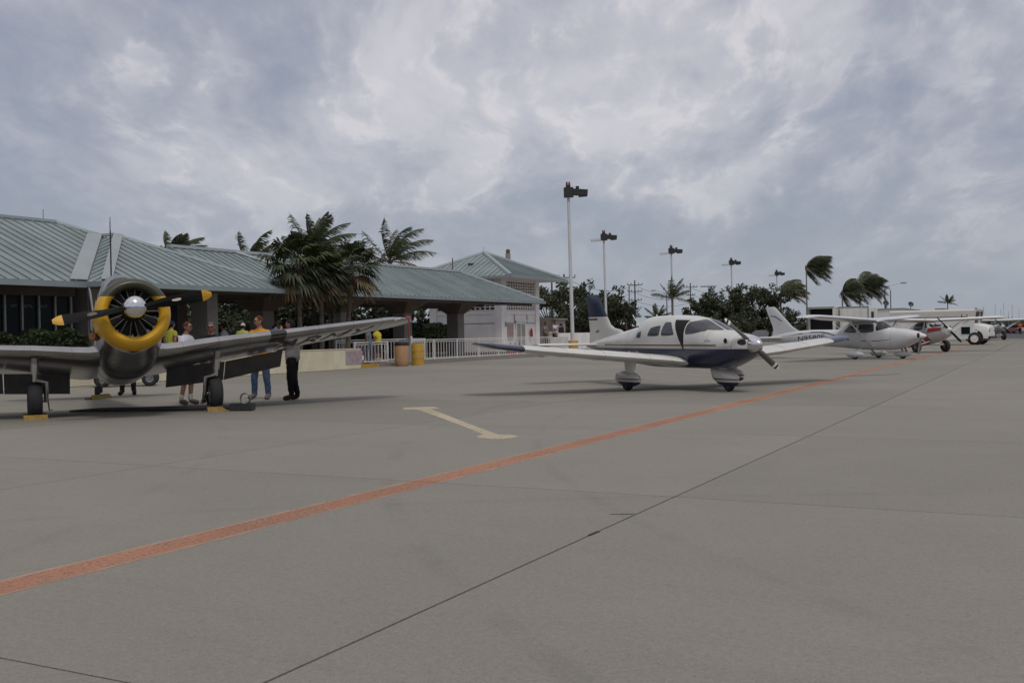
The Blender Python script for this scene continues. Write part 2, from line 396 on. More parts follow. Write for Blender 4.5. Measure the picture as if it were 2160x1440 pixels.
# painted lines: broken where they cross the slab joints
b = MB(); ys = [Y0+JY*j for j in range(-2, 12)]
for y0, y1 in zip(ys[:-1], ys[1:]):
    n = 6
    for q in range(n):
        a0, a1 = y0+.012+(y1-y0-.024)*q/n, y0+.012+(y1-y0-.024)*(q+1)/n
        b.add([(-5.64, a0, .0014), (-5.20, a0, .0014), (-5.20, a1, .0014), (-5.64, a1, .0014)], [(0, 1, 2, 3)])
b.add([(-5.60, 63.06, .0014), (-5.24, 63.06, .0014), (-5.24, 116, .0014), (-5.60, 116, .0014)], [(0, 1, 2, 3)])
o = b.build('red_line', m_red); tag(o, kind='structure')
b = MB()
P = [(-11.41, 17.15), (-11.18, 17.34), (-10.93, 17.53), (-10.55, 17.17), (-10.62, 16.96), (-9.26, 15.44), (-8.02, 14.05), (-6.97, 12.9), (-6.87, 12.96), (-6.69, 12.88), (-6.57, 12.75), (-6.57, 12.58), (-6.65, 12.39), (-6.79, 12.34), (-7.0, 12.41), (-7.14, 12.56), (-7.19, 12.76), (-7.20, 12.87), (-8.18, 13.96), (-9.43, 15.32), (-10.79, 16.75), (-10.97, 16.81), (-11.05, 16.67)]
o = b.poly([(x, y, .0014) for x, y in P]).build('bay_marking', m_cream_mark); tag(o, kind='structure')
b = MB()
def gline(b, p, q, w, z=.0014):
    p = Vector((*p, z)); q = Vector((*q, z)); d = (q-p).normalized(); n_ = Vector((-d.y, d.x, 0))*w/2
    b.add([p-n_, p+n_, q+n_, q-n_], [(0, 3, 2, 1)])
gline(b, (-18.6, 42.2), (-9.3, 30.9), .14); gline(b, (-7.4, 31.3), (-4.3, 31.6), .10); gline(b, (-20.5, 27.5), (-15.5, 33.3), .10)
o = b.build('yellow_line', m_ymark); tag(o, kind='structure')
# oil and tyre stains kept inside the concrete material; raised walkway with kerb
walk = sheet('walkway', -44, -27.62, 3, 74, .15, m_side)
kerb = MB().bb(-27.62, -27.47, 3, 74, -.1, .148).build('kerb', m_side); tag(kerb, kind='structure')
MB().bb(-27.66, -27.452, 37.55, 39.4, .0, .153).build('kerb_paint', m_drum, kerb)
MB().bb(-27.66, -27.452, 59.2, 61.6, .0, .153).build('kerb_paint', m_drum, kerb)
# blue-grey sea band far off on the right and low shore line
tag(MB().bb(-900, 2600, 1500, 1510, -2, 9).build('far_shore', mat('far_scrub', (.05, .065, .05), .95, var=.3, vs=.02)), kind='structure')

# ------------------------------------------------------------------ building helpers
def YonX(px, X):
    r = (px-1080)/2200.0; Yc = X/(cs*r-sn); return Yc*(cs+sn*r)
def clip(poly, a, keep_gt):
    out_ = []
    for i in range(len(poly)):
        p, q = poly[i], poly[(i+1) % len(poly)]
        ip, iq = (p[0] >= a) == keep_gt, (q[0] >= a) == keep_gt
        if ip: out_.append(p)
        if ip != iq:
            t = (a-p[0])/(q[0]-p[0]); out_.append((a, p[1]+(q[1]-p[1])*t))
    return out_
def facet(parent, pts, along, sp=.45, m=None, seam_h=.045, phase=0.0):
    pts = [Vector(p) for p in pts]; A = Vector(along).normalized(); n = None
    for i in range(1, len(pts)-1):
        c = (pts[i]-pts[0]).cross(pts[i+1]-pts[0])
        if c.length > 1e-4: n = c.normalized(); break
    if n.z < 0: n = -n
    Bv = n.cross(A); o = pts[0]
    P2 = [((p-o).dot(A), (p-o).dot(Bv)) for p in pts]
    a0 = min(p[0] for p in P2); a1 = max(p[0] for p in P2); k = a0 - phase*sp
    def w(q, h): return o + A*q[0] + Bv*q[1] + n*h
    while k < a1-1e-4:
        s_ = clip(clip(P2, k, True), k+sp-.004, False) if len(P2) > 2 else []
        if len(s_) >= 3:
            b = MB(); L = len(s_)
            b.add([w(q, .02) for q in s_] + [w(q, -.02) for q in s_],
                  [tuple(range(L)), tuple(range(2*L-1, L-1, -1))] + [(i, L+i, L+(i+1) % L, (i+1) % L) for i in range(L)])
            e = k+.02; hs = []
            for i in range(L):
                p, q = s_[i], s_[(i+1) % L]
                if (p[0]-e)*(q[0]-e) < 0: hs.append(p[1]+(q[1]-p[1])*(e-p[0])/(q[0]-p[0]))
            if len(hs) == 2 and abs(hs[0]-hs[1]) > .1:
                h0, h1 = min(hs), max(hs); x0, x1 = e-.018, e+.018
                v = [w(c, h) for h in (.021, .02+seam_h) for c in ((x0, h0), (x1, h0), (x1, h1), (x0, h1))]
                b.add(v, [(4,5,6,7), (0,1,5,4), (1,2,6,5), (2,3,7,6), (3,0,4,7)])
            b.build('roof_panel', m or m_roof, parent)
        k += sp
def strip(b, p, q, w=.16, h=.09, mi=0, lift=.07):
    p, q = Vector(p), Vector(q); d = (q-p).normalized(); s_ = d.cross(Vector((0, 0, 1))).normalized(); u = s_.cross(d)
    v = []
    for e in (p, q):
        for a, c in ((-w/2, -h/3), (w/2, -h/3), (w*.35, h), (-w*.35, h)): v.append(e + s_*a + u*(c+lift*.5))
    b.add(v, [(0,1,2,3), (7,6,5,4), (0,4,5,1), (1,5,6,2), (2,6,7,3), (3,7,4,0)], mi)
def flat_strip(b, p, q, w, sv, lift):
    p, q, sv = Vector(p), Vector(q), Vector(sv)
    d = (q-p); n = d.cross(sv).normalized()
    if n.z < 0: n = -n
    v = [e + sv*w*k + n*(lift+h) for e in (p, q) for k in (-.5, .5) for h in (-.015, .015)]
    b.add(v, [(0,2,3,1), (4,5,7,6), (0,4,6,2), (1,3,7,5), (0,1,5,4), (2,6,7,3)])

# ------------------------------------------------------------------ terminal building
EZ, SL = 3.40, .4365
AP = (-33.6, 29.9, EZ+5.1*SL); VT = (-34.3, 29.9, EZ+5.1*SL); RE = (-35.5, 28.65, 6.15)
term = empty('terminal_building', (-34, 20, 0), 0, 'long low terminal with pale green seamed metal hip roof behind the silver warplane', 'building')
term.location = (0, 0, 0)
b = MB()   # walls
b.bb(-41, -31.47, 2, 26.1, 0, .45)                 # sill block
b.bb(-41, -31.35, 2, 26.1, 3.02, 3.30)             # header
b.bb(-41, -31.9, 26.1, 26.4, 0, 3.3)
b.bb(-41, -40.8, 2, 31, .45, 3.3)
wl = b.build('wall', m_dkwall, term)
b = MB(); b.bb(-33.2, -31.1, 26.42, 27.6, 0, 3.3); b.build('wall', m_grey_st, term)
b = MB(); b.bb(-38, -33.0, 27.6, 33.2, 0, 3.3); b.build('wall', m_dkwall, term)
k = 0
ym = YonX(8, -31.4); dy = (YonX(148, -31.4)-ym)/4
i = -30
while ym+dy*i < 26.0:
    y = ym+dy*i
    if y > 3:
        if y > 15:
            f = MB().bb(-31.43, -31.29, y-.035, y+.035, .452, 3.018).build('mullion', m_alframe, term)
            y2 = min(y+dy-.036, 26.098)
            if y2-y > .1:
                MB().bb(-31.40, -31.38, y+.036, y2, .452, 3.018).build('window_pane', m_glass_d, term)
        elif i % 3 == 0:
            MB().bb(-31.40, -31.38, y+.036, y+3*dy-.036, .452, 3.018).build('window_pane', m_glass_d, term)
    i += 1
MB().bb(-32.99, -32.96, 27.7, 29.4, .2, 2.9).build('window_pane', m_glass_t, term)
MB().bb(-32.98, -32.9, 29.42, 29.5, .15, 3.2).build('mullion', m_alframe, term)
MB().bb(-32.99, -32.96, 29.52, 31.2, .2, 2.9).build('window_pane', m_glass_t, term)
MB().bb(-32.98, -32.9, 31.22, 31.3, .15, 3.2).build('mullion', m_alframe, term)
MB().bb(-32.99, -32.96, 31.32, 32.6, .2, 2.9).build('window_pane', m_glass_d, term)
MB().bb(-31.5, -30.6, 31.9, 32.5, 0, 3.28).build('column', m_grey_st, term)
b = MB(); b.bb(-41.5, -29.25, 2, 24.9, 3.30, 3.36); b.bb(-38.6, -28.55, 24.9, 34.9, 3.30, 3.36)
b.build('soffit', m_soffit, term)
ra = MB().bb(-41.7, -29.3, 2, 24.7, 3.362, 3.39).build('roof', m_gut, term)
facet(ra, [(-29.2, 15.0, EZ), (-29.2, 24.8, EZ), VT, RE, (-35.5, 15.0, 6.15)], (0, 1, 0), .445)
facet(ra, [(-29.2, 2, EZ), (-29.2, 15.0, EZ), (-35.5, 15.0, 6.15), (-35.5, 2, 6.15)], (0, 1, 0), .89)
facet(ra, [(-41.8, 2, EZ), (-41.8, 24.8, EZ), (-35.5, 28.65, 6.15), (-35.5, 2, 6.15)], (0, 1, 0), .9)
facet(ra, [(-38.0, 31.2, 5.05), (-33.0, 31.2, 5.05), VT, RE], (1, 0, 0), .45)
rb = MB().bb(-38.5, -28.7, 25.0, 34.8, 3.362, 3.39).build('roof', m_gut, term)
facet(rb, [(-28.5, 24.8, EZ), (-28.5, 35.0, EZ), AP], (0, 1, 0), .445)
facet(rb, [(-38.7, 24.8, EZ), (-28.5, 24.8, EZ), AP], (1, 0, 0), .445)
facet(rb, [(-38.7, 35.0, EZ), (-28.5, 35.0, EZ), AP], (1, 0, 0), .445)
facet(rb, [(-38.7, 24.8, EZ), (-38.7, 35.0, EZ), AP], (0, 1, 0), .9)
b = MB()
def quad_cap(b, p, q, s0, s1, lift):
    v = [Vector(p)+Vector((0, s0, lift)), Vector(p)+Vector((0, s1, lift)), Vector(q)+Vector((0, s1, lift)), Vector(q)+Vector((0, s0, lift))]
    v += [w - Vector((0, 0, .03)) for w in v]
    b.add(v, [(0,1,2,3), (7,6,5,4), (0,4,5,1), (1,5,6,2), (2,6,7,3), (3,7,4,0)])
quad_cap(b, (-29.2, 24.8, EZ), (-34.3, 29.9, 5.626), -.70, .02, .115)
quad_cap(b, (-28.5, 24.8, EZ), (-33.6, 29.9, 5.626), -.02, .46, .115)
b.build('ridge_cap', m_cap, rb)
b = MB(); strip(b, (-28.5, 35.0, EZ), AP, .2, .08); strip(b, AP, (-34.4, 29.9, 5.63), .2, .08); b.build('ridge_cap', m_gut, rb)
b = MB(); strip(b, (-35.5, 2, 6.15), RE, .24, .09); strip(b, RE, VT, .2, .08); b.build('ridge_cap', m_gut, ra)
b = MB(); b.bb(-29.2, -29.06, 2, 24.66, 3.22, 3.40); b.build('gutter', m_gut, ra)
b = MB(); b.bb(-28.5, -28.36, 24.66, 35.05, 3.24, 3.42); b.bb(-29.2, -28.5, 24.66, 24.8, 3.24, 3.42); b.bb(-38.7, -28.36, 35.05, 35.15, 3.24, 3.42); b.build('gutter', m_gut, rb)
for x, y, z in ((-35.5, 28.1, 6.2), (-33.6, 29.7, 5.7)):
    MB().tube([(x, y, z), (x, y, z+.45)], .012, 5).build('lightning_rod', m_dark, ra)
# faint lettering inside the glass
def text_mesh(s, size, ext=0.0, font_w=1.0):
    cu = bpy.data.curves.new('t', 'FONT'); cu.body = s; cu.size = size; cu.extrude = ext; cu.resolution_u = 2
    o = bpy.data.objects.new('t', cu); COL.objects.link(o); bpy.context.view_layer.update()
    me = o.to_mesh(); vs = [Vector((v.co.x*font_w, v.co.y, v.co.z)) for v in me.vertices]; fs = [tuple(p.vertices) for p in me.polygons]
    o.to_mesh_clear(); bpy.data.objects.remove(o); bpy.data.curves.remove(cu); return vs, fs
m_lett = mat('pale_window_lettering', (.13, .27, .28), .6, var=.1)
for w, pa, pb in (('KEY', 6, 17), ('WEST', 24, 38), ('INTL.', 52, 73), ('AIRPORT', 81, 102)):
    ya, yb = YonX(pa, -31.36), YonX(pb, -31.36)
    vs, fs = text_mesh(w, .14); wd = max(v.x for v in vs)
    b = MB(); b.add([(-31.372, ya + v.x/wd*(yb-ya), 2.60+v.y) for v in vs], fs); b.build('lettering', m_lett, term, fix=False)

# ------------------------------------------------------------------ covered walkway
wk = empty('covered_walkway', (0, 0, 0), 0, 'long open walkway roofed in pale green metal on square columns behind the fan palms', 'walkway')
cz, rz_ = 3.50, 5.40
rc = MB().bb(-37.9, -30.1, 35.2, 61.9, 3.40, 3.46).build('roof', m_soffit, wk)
facet(rc, [(-30, 33.2, cz), (-30, 62, cz), (-34, 58, rz_), (-34, 33.2, rz_)], (0, 1, 0), .445)
facet(rc, [(-38, 33.2, cz), (-38, 62, cz), (-34, 58, rz_), (-34, 33.2, rz_)], (0, 1, 0), .9)
facet(rc, [(-38, 62, cz), (-30, 62, cz), (-34, 58, rz_)], (1, 0, 0), .445)
MB().poly([(-30, 33.2, cz), (-38, 33.2, cz), (-34, 33.2, rz_)]).build('gable', m_gut, wk)
b = MB(); strip(b, (-34, 33.2, rz_), (-34, 58, rz_), .3, .10); strip(b, (-34, 58, rz_), (-30, 62, cz), .26, .09); strip(b, (-34, 58, rz_), (-38, 62, cz), .26, .09)
strip(b, (-34, 37.3, rz_+.02), (-30, 41.3, cz+.02), .24, .07); b.build('ridge_cap', m_cap, rc)
b = MB(); b.bb(-30.0, -29.87, 35.16, 62.1, 3.33, 3.50); b.bb(-38, -29.87, 62.1, 62.2, 3.33, 3.50); b.build('gutter', m_gut, rc)
for y in (39.1, 45.2, 51.3, 57.4):
    c = MB().bb(-34.4, -33.6, y-.4, y+.4, .15, 2.7).build('column', m_grey_st, wk)
    MB().lathe([(.57, 2.702), (.60, 2.72), (1.62, 3.38), (1.62, 3.395)], (-34, y, 0), 'z', 4, cap=True).build('capital', m_soffit, c, T=Matrix.Translation((-34, y, 0)) @ Matrix.Rotation(R(45), 4, 'Z') @ Matrix.Translation((34, -y, 0)))
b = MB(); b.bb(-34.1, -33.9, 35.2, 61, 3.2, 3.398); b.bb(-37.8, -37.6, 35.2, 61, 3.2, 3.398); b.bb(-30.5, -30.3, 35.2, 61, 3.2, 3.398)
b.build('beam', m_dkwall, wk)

# ------------------------------------------------------------------ white two-storey block
wb = empty('white_building', (0, 0, 0), 0, 'small white block with pierced screen walls and pale green pyramid roof at the walkway end', 'building')
x0, x1, y0, y1 = -38.7, -33.0, 61.8, 67.6
b = MB()
b.bb(x0+.1, x1-.1, y0+.1, y1-.1, 0, 2.85)
for x in (x0, x1):
    for y in (y0, y1):
        pass
b.bb(x1-.55, x1, y0, y0+.75, 0, 5.0); b.bb(x0, x0+.55, y0, y0+.6, 0, 5.0); b.bb(x1-.55, x1, y1-.6, y1, 0, 5.0); b.bb(x0, x0+.55, y1-.6, y1, 0, 5.0)
b.bb(x0+.06, x1-.06, y0+.05, y0+.12, 2.62, 2.88); b.bb(x1-.12, x1-.05, y0+.06, y1-.06, 2.62, 2.88)
b.build('wall', m_white_st, wb)
b = MB(); b.bb(x0+.3, x1-.3, y0+.3, y1-.3, 2.86, 4.95); b.build('screen_shade_box', m_blk, wb)  # black box paints in the shade behind the pierced screens, not a wall
b = MB()
b.bb(x0+.6, x1-.6, y0+.08, y0+.16, 4.86, 5.0); b.bb(x1-.16, x1-.08, y0+.8, y1-.65, 4.86, 5.0)
nz = 10
for i in range(nz+1):
    z = 2.9+i*.195
    b.bb(x0+.56, x1-.56, y0+.06, y0+.18, z, z+.05); b.bb(x1-.18, x1-.06, y0+.76, y1-.61, z, z+.05)
n = 12
for i in range(n+1):
    x = x0+.56+(x1-x0-1.12)*i/n; b.bb(x-.03, x+.03, y0+.07, y0+.17, 2.9, 4.9)
    y = y0+.76+(y1-y0-1.37)*i/n; b.bb(x1-.17, x1-.07, y-.03, y+.03, 2.9, 4.9)
b.build('block_screen', m_white_st, wb)
b = MB(); b.bb(x0+.06, x1-.04, y0+.045, y0+.10, 2.02, 2.05); b.bb(x1-.10, x1-.045, y0+.06, y1-.06, 2.02, 2.05)
b.bb(x1-.1, x1-.045, y0+2.0, y0+2.03, 2.05, 2.62); b.bb(x1-.1, x1-.045, y0+3.9, y0+3.93, 2.05, 2.62)
b.build('control_joint', m_grey_st, wb)
e = 4.4; cx_, cy_ = -35.9, 64.7; ap = (cx_, cy_, 7.05); ez = 5.10
co = [(cx_+e, cy_-e, ez), (cx_+e, cy_+e, ez), (cx_-e, cy_+e, ez), (cx_-e, cy_-e, ez)]
rd = MB().bb(cx_-e+.1, cx_+e-.1, cy_-e+.1, cy_+e-.1, 4.99, 5.06).build('roof', m_white_st, wb)
facet(rd, [co[0], co[1], ap], (0, 1, 0), .42); facet(rd, [co[3], co[0], ap], (1, 0, 0), .42)
facet(rd, [co[2], co[1], ap], (1, 0, 0), .42); facet(rd, [co[3], co[2], ap], (0, 1, 0), .42)
b = MB()
for c in co: strip(b, c, ap, .3, .1)
b.build('ridge_cap', m_cap, rd)
b = MB(); b.bb(cx_+e, cx_+e+.1, cy_-e-.1, cy_+e+.1, 4.97, 5.12); b.bb(cx_-e-.1, cx_+e, cy_-e-.1, cy_-e, 4.97, 5.12); b.build('gutter', m_gut, rd)
MB().tube([(cx_+1.1, cy_+1.6, 6.2), (cx_+1.1, cy_+1.6, 7.05)], .18, 10).build('vent_pipe', m_tan, rd)
MB().lathe([(.10, 7.05), (.15, 7.1), (.15, 7.3), (.05, 7.36)], (cx_+1.1, cy_+1.6, 0), n=10, cap=True).build('vent_pipe', m_rust, rd)
MB().tube([(cx_-.8, cy_-3.0, 5.6), (cx_-.8, cy_-3.0, 6.55)], .035, 6).build('vent_pipe', m_rust, rd)
MB().box((cx_+.2, cy_-2.2, 6.12), (.3, .3, .12)).build('roof_vent', m_dark, rd)
MB().tube([ap, (ap[0], ap[1], 7.5)], .012, 5).build('lightning_rod', m_gut, rd)
ya, yb = YonX(1089, -33.05), YonX(1109, -33.05)
d = MB().bb(-33.09, -33.03, ya, yb, .15, 2.12).build('door', m_white, wb)
for a, c in ((.08, .46), (.54, .92)):
    MB().bb(-33.03, -33.02, ya+(yb-ya)*a, ya+(yb-ya)*c, .3, 1.98).build('door_panel', m_grey_st, d)
MB().bb(-33.06, -32.96, ya-.1, yb+.1, 2.13, 2.2).build('door_head', m_white_st, wb)
ya, yb = YonX(1070, -33.05), YonX(1083, -33.05)
bn = MB().bb(-33.09+35.9, -33.02+35.9, ya-64.7, yb-64.7, .95, 1.95).build('notice_board', mat('notice_paper', (.36, .27, .24), .7, var=.2, vs=9), None)
tag(bn, 'pinkish notice board on the white block beside its double door', 'notice board')
y = YonX(1120, -33.0)
MB().lathe([(.0, 1.0), (.09, 1.0), (.10, 1.1), (.10, 1.5), (.05, 1.6), (.03, 1.68)], (-32.95, y, 0), n=8, cap=True).build('alarm_horn', m_redp, wb)
MB().box((-33.0, YonX(1067, -33), 1.95), (.12, .2, .3)).build('wall_lamp', m_gut, wb)

# ------------------------------------------------------------------ boundary walls, railing, sign, bins
bw = empty('cream_wall', (-27.2, 20, 0), 0, 'low cream stucco wall with a red lettered sign, ending at the white railing', 'wall')
MB().bb(-27.44+27.2, -27.0+27.2, 3-20, 37.4-20, -.02, .86).build('wall', m_wall_c, bw)
MB().bb(-27.46+27.2, -26.98+27.2, 3-20, 37.42-20, .862, .885).build('coping', m_wall_c, bw)
MB().bb(-27.02+27.2, -26.985+27.2, 3-20, 37.4-20, .0, .012).build('joint', m_joint, bw)
# sign: pale board with rows of red lettering too worn to read
sy0, sy1 = YonX(729.5, -26.98), YonX(763.5, -26.98)
sg = MB().bb(-26.998, -26.975, sy0, sy1, .22, .80).build('wall_sign', mat('faded_sign_board', (.34, .32, .345), .7, var=.1, vs=6)); tag(sg, 'faded white board with rows of red capitals on the cream wall end', 'sign')
random.seed(5); b = MB(); n = 10
rows = [(.72, [(0, .66), (.76, .98)]), (.615, [(.02, .98)]), (.51, [(.08, .30), (.38, .46), (.54, .68), (.78, .97)]), (.41, [(.14, .50), (.58, .9)]), (.32, [(.30, .76)])]
for z, segs in rows:
    for s0, s1 in segs:
        t = s0+.02
        while t < s1-.03:
            w = random.uniform(.028, .04); yy = sy0+(sy1-sy0)*(t*.92+.04); yw = (sy1-sy0)*w
            hgt = .066
            k = random.choice((0, 1, 2, 3))
            b.bb(-26.974, -26.972, yy, yy+.014, z-hgt/2, z+hgt/2)
            if k != 1: b.bb(-26.974, -26.972, yy+.016, yy+yw, z+hgt/2-.014, z+hgt/2)
            if k in (0, 3): b.bb(-26.974, -26.972, yy+.016, yy+yw, z-.007, z+.007)
            if k in (1, 2): b.bb(-26.974, -26.972, yy+.016, yy+yw, z-hgt/2, z-hgt/2+.014)
            if k == 3: b.bb(-26.974, -26.972, yy+yw-.013, yy+yw, z-hgt/2, z-.009)
            t += .062
b.build('lettering', mat('red_sign_paint', (.42, .12, .10), .6, var=.2), sg)
# railing
rl = empty('white_railing', (-27.75, 38, .15), 0, 'white painted metal railing with thin balusters along the kerb', 'railing')
def rail(par, X, ya, yb, h, sp=.28):
    MB().bb(X-.022, X+.022, ya, yb, h-.04, h).build('top_rail', m_whiter, par)
    MB().bb(X-.018, X+.018, ya+.03, yb-.03, h-.13, h-.10).build('rail', m_whiter, par)
    MB().bb(X-.02, X+.02, ya+.03, yb-.03, .07, .11).build('bottom_rail', m_whiter, par)
    MB().bb(X-.05, X+.05, ya, yb, .0, .012).build('rust_stain', m_rust, par)
    u = MB().bb(-.011, .011, -.011, .011, .112, h-.132).build('baluster', m_whiter, par); u.location = (X, ya+sp, 0); y = ya+2*sp
    while y < yb-.1:
        o = u.copy(); COL.objects.link(o); o.parent = par; o.location = (X, y, 0); y += sp
    nn = max(1, round((yb-ya)/2.2))
    for i in range(nn+1):
        yy = ya+(yb-ya)*i/nn; MB().bb(X-.026, X+.026, yy-.026, yy+.026, .013, h-.002).build('post', m_whiter, par)
rail(rl, 0, .0, 2.55, 1.0, .26); rail(rl, 0, 4.4, 20.4, 1.05, .27)
r2 = empty('ramp_railing', (-29.0, 38.3, .15), 0, 'second white railing a step behind the kerbside one, behind the two bins', 'railing')
rail(r2, 0, 0, 7.5, 1.1, .26)
MB().bb(0, 1.2, 20.3, 20.36, .1, 1.0).build('end_panel', m_whiter, rl)
# bins
c = MB(); c.lathe([(.0, .0), (.26, .0), (.30, .06), (.33, .25), (.33, .93), (.325, .95)], n=28)
tb = empty('litter_bin', (-26.75, 40.25, 0), 0, 'round tan concrete litter bin with dark lid beside the yellow drum', 'litter bin')
c.build('drum', m_ocan, tb, smooth=40)
l = MB(); l.lathe([(.335, .952), (.345, .97), (.32, 1.10), (.18, 1.16), (.17, 1.12), (.0, 1.10)], n=28); l.build('lid', m_dark, tb, smooth=40)
c = MB(); c.lathe([(.0, 0), (.30, 0), (.30, 1.0), (.29, 1.02), (.0, 1.02)], n=28)
yd = empty('yellow_drum', (-26.7, 41.55, 0), 0, 'mustard yellow steel drum standing beside the tan litter bin', 'drum')
c.build('drum', m_drum, yd, smooth=40); MB().lathe([(.303, .33), (.315, .345), (.303, .36)], n=28).build('hoop', m_drum, yd); MB().lathe([(.303, .66), (.315, .675), (.303, .69)], n=28).build('hoop', m_drum, yd)
u = empty('grey_standpipe', (-27.7, 42.3, .15), 0, 'short grey standpipe rising behind the yellow drum', 'pipe')
MB().tube([(0, 0, 0), (0, 0, 1.15)], .13, 10).build('pipe', m_gut, u); MB().tube([(.02, .22, 0), (.02, .22, 1.22)], .05, 8).build('thin_pipe', m_whiter, u)
# extinguisher on the wall end
fe = empty('fire_extinguisher', (-27.15, 37.62, .22), 0, 'red fire extinguisher hanging at the end of the cream wall', 'fire extinguisher')
MB().lathe([(0, 0), (.10, 0), (.115, .04), (.115, .45), (.07, .55), (.035, .58), (.035, .64)], n=14).build('cylinder', m_redp, fe, smooth=40)
MB().box((.02, 0, .67), (.05, .16, .05)).build('handle', m_dark, fe); MB().tube([(0, .04, .62), (.06, .14, .5), (.06, .14, .2)], .015, 6).build('hose', m_dark, fe)
MB().bb(.112, .12, -.05, .05, .14, .34).build('paper_label', m_white, fe)
# hose reel style red cones behind the railing
for i in range(3):
    y = YonX(1077+i*9, -29.2); o = MB().lathe([(.22, 0), (.22, .04), (.13, .04), (.03, .7), (0, .72)], (-29.2, y, .15), n=10).build('traffic_cone', mat('red_cone', (.42, .03, .02), .6) if i == 0 else bpy.data.materials['red_cone'])
    tag(o, 'faded red traffic cone behind the railing near its far end, ' + ('nearest of the three', 'middle of the three', 'farthest of the three')[i], 'cone', 'red cones behind the railing')
tag(MB().bb(-31.5, -27.7, 59.6, 64.0, .152, .34).build('concrete_step', m_side), 'raised concrete step under the two men beside the lamp post', 'step')
# low white parapet, enclosure hut
o = MB().bb(-36.3, -36.0, 77.2, 97, 0, 1.38).build('parapet_wall', m_white_st, None); tag(o, 'low off-white parapet wall behind the tail of the blue and white aeroplane', 'wall')
tnk = MB(); tnk.bb(-36.5, -35.9, 76.3, 77.15, 0, 1.42); tnk.bb(-36.45, -35.95, 76.4, 77.05, 1.42, 1.52); o = tnk.build('gate_pier', m_wall_c); tag(o, 'cream gate pier at the near end of the low parapet wall', 'pier')
hut = empty('block_hut', (0, 0, 0), 0, 'small shaded brown hut with an arched opening behind the two men by the lamp post', 'hut')
hy0, hy1 = YonX(1141, -38), YonX(1184, -38)
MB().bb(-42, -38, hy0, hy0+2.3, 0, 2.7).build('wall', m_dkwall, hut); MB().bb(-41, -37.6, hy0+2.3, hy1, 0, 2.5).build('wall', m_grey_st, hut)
MB().bb(-41.2, -37.4, hy0+2.2, hy1+.1, 2.5, 2.62).build('roof', m_tan, hut)
MB().add([(-37.58, (hy0+2.3+hy1)/2+.6*math.cos(a), 1.3+.9*math.sin(a)) for a in [math.pi*i/10 for i in range(11)]]+[(-37.58, (hy0+2.3+hy1)/2-.6, 0.1), (-37.58, (hy0+2.3+hy1)/2+.6, 0.1)], [tuple(range(13))]).build('doorway', m_blk, hut)

# ------------------------------------------------------------------ apron flood-light poles
def lamp_post(x, y, h, label, floods, rz=0.0, base=True, cap=False):
    t = empty('light_pole', (x, y, 0), rz, label, 'light pole', 'tall white light poles behind the aeroplanes')
    t.rotation_euler = (0, R(-.8), rz)
    MB().tube([(0, 0, .9 if base else 0), (0, 0, h-.9)], [.13, .095], 12).build('pole', m_whitep, t, smooth=40)
    if base: MB().lathe([(.0, -.1), (.36, -.1), (.36, .85), (.33, .9), (0, .9)], n=16).build('base', m_drum, t, smooth=40)
    k = -YAW
    def loc(u, v): return (cs*u - sn*v, sn*u + cs*v)
    Rz = Matrix.Rotation(YAW, 3, 'Z')
    def fl(u, w, zc, hh, tilt, name, m_, dpt=.4):
        b = MB(); c = loc(u, 0); rot = Rz @ Matrix.Rotation(tilt, 3, 'Y')
        b.box((c[0], c[1], zc), (w, dpt, hh), rot); return b.build(name, m_, t)
    fl(.02, .62, h-.60, .62, 0, 'mount_box', m_dark, .5)
    fl(.78, .95, h-.62, .38, R(5), 'floodlight', m_dark, .55); fl(.95, .55, h-.80, .18, R(-4), 'floodlight', m_dark, .5)
    fl(.6, .22, h-.34, .26, 0, 'photocell', m_dark, .2)
    fl(.0, .30, h-.22, .22, 0, 'mount_box', m_dark, .3)
    for s_ in (-.08, .08):
        c = loc(s_, 0); MB().lathe([(.0, -.06), (.06, -.06), (.07, .02), (.06, .13), (0, .16)], (c[0], c[1], h-.05), n=8).build('red_beacon', m_redl, t)
    if floods: fl(-.75, 1.0, h-.86, .2, R(-4), 'area_light', m_whitep, .4)
lamp_post(-28, 62.25, 11.15, 'nearest and tallest-looking white light pole on a yellow base right of the walkway', False)
lamp_post(-38.5, 93.6, 11.15, 'second white light pole from the left, rising behind the navy tail fin', True)
lamp_post(-38.5, 113.5, 11.05, 'middle white light pole, rising behind the cabin roof of the navy and white aeroplane', True)
lamp_post(-38.5, 138.2, 11.0, 'fourth white light pole from the left, in front of the big dark tree', True)
lamp_post(-40, 170.3, 10.95, 'farthest white light pole, just left of the lone windblown palm', True)
# wooden utility poles, wires
def upole(px, D, h, label, arms=(0, 1.0), double=False, tr=False):
    p = cam2w(px, D); t = empty('utility_pole', p, YAW+R(8), label, 'utility pole', 'utility poles behind the trees')
    MB().tube([(0, 0, 0), (0, 0, h)], [.17, .12], 8).build('pole', m_wood, t)
    if double: MB().tube([(-1.0, .6, 0), (-1.0, .6, h*.93)], [.15, .11], 8).build('pole', m_gut, t)
    for dz, w in arms:
        a = MB().bb(-w, w, -.06, .06, h-dz-.07, h-dz+.07).build('crossarm', m_wood, t)
        b = MB()
        for s_ in (-w, -w*.5, w*.5, w): b.tube([(s_, 0, h-dz+.07), (s_, 0, h-dz+.42)], .09, 6)
        b.build('insulator', m_gut, a)
    if tr: MB().lathe([(0, 0), (.35, 0), (.35, .9), (0, .95)], (.5, 0, h-4.0), n=10).build('transformer', m_gut, t)
    return p
upole(1341, 205, 11.4, 'tall double utility pole with stacked crossarms between the two tree masses', ((.9, 1.5), (2.2, 1.4), (3.9, 1.3), (5.5, 1.2), (7.2, 1.2)), True)
upole(1458, 225, 11.6, 'single utility pole with transformer left of the big dark tree', ((.9, 1.5), (2.6, 1.0)), False, True)
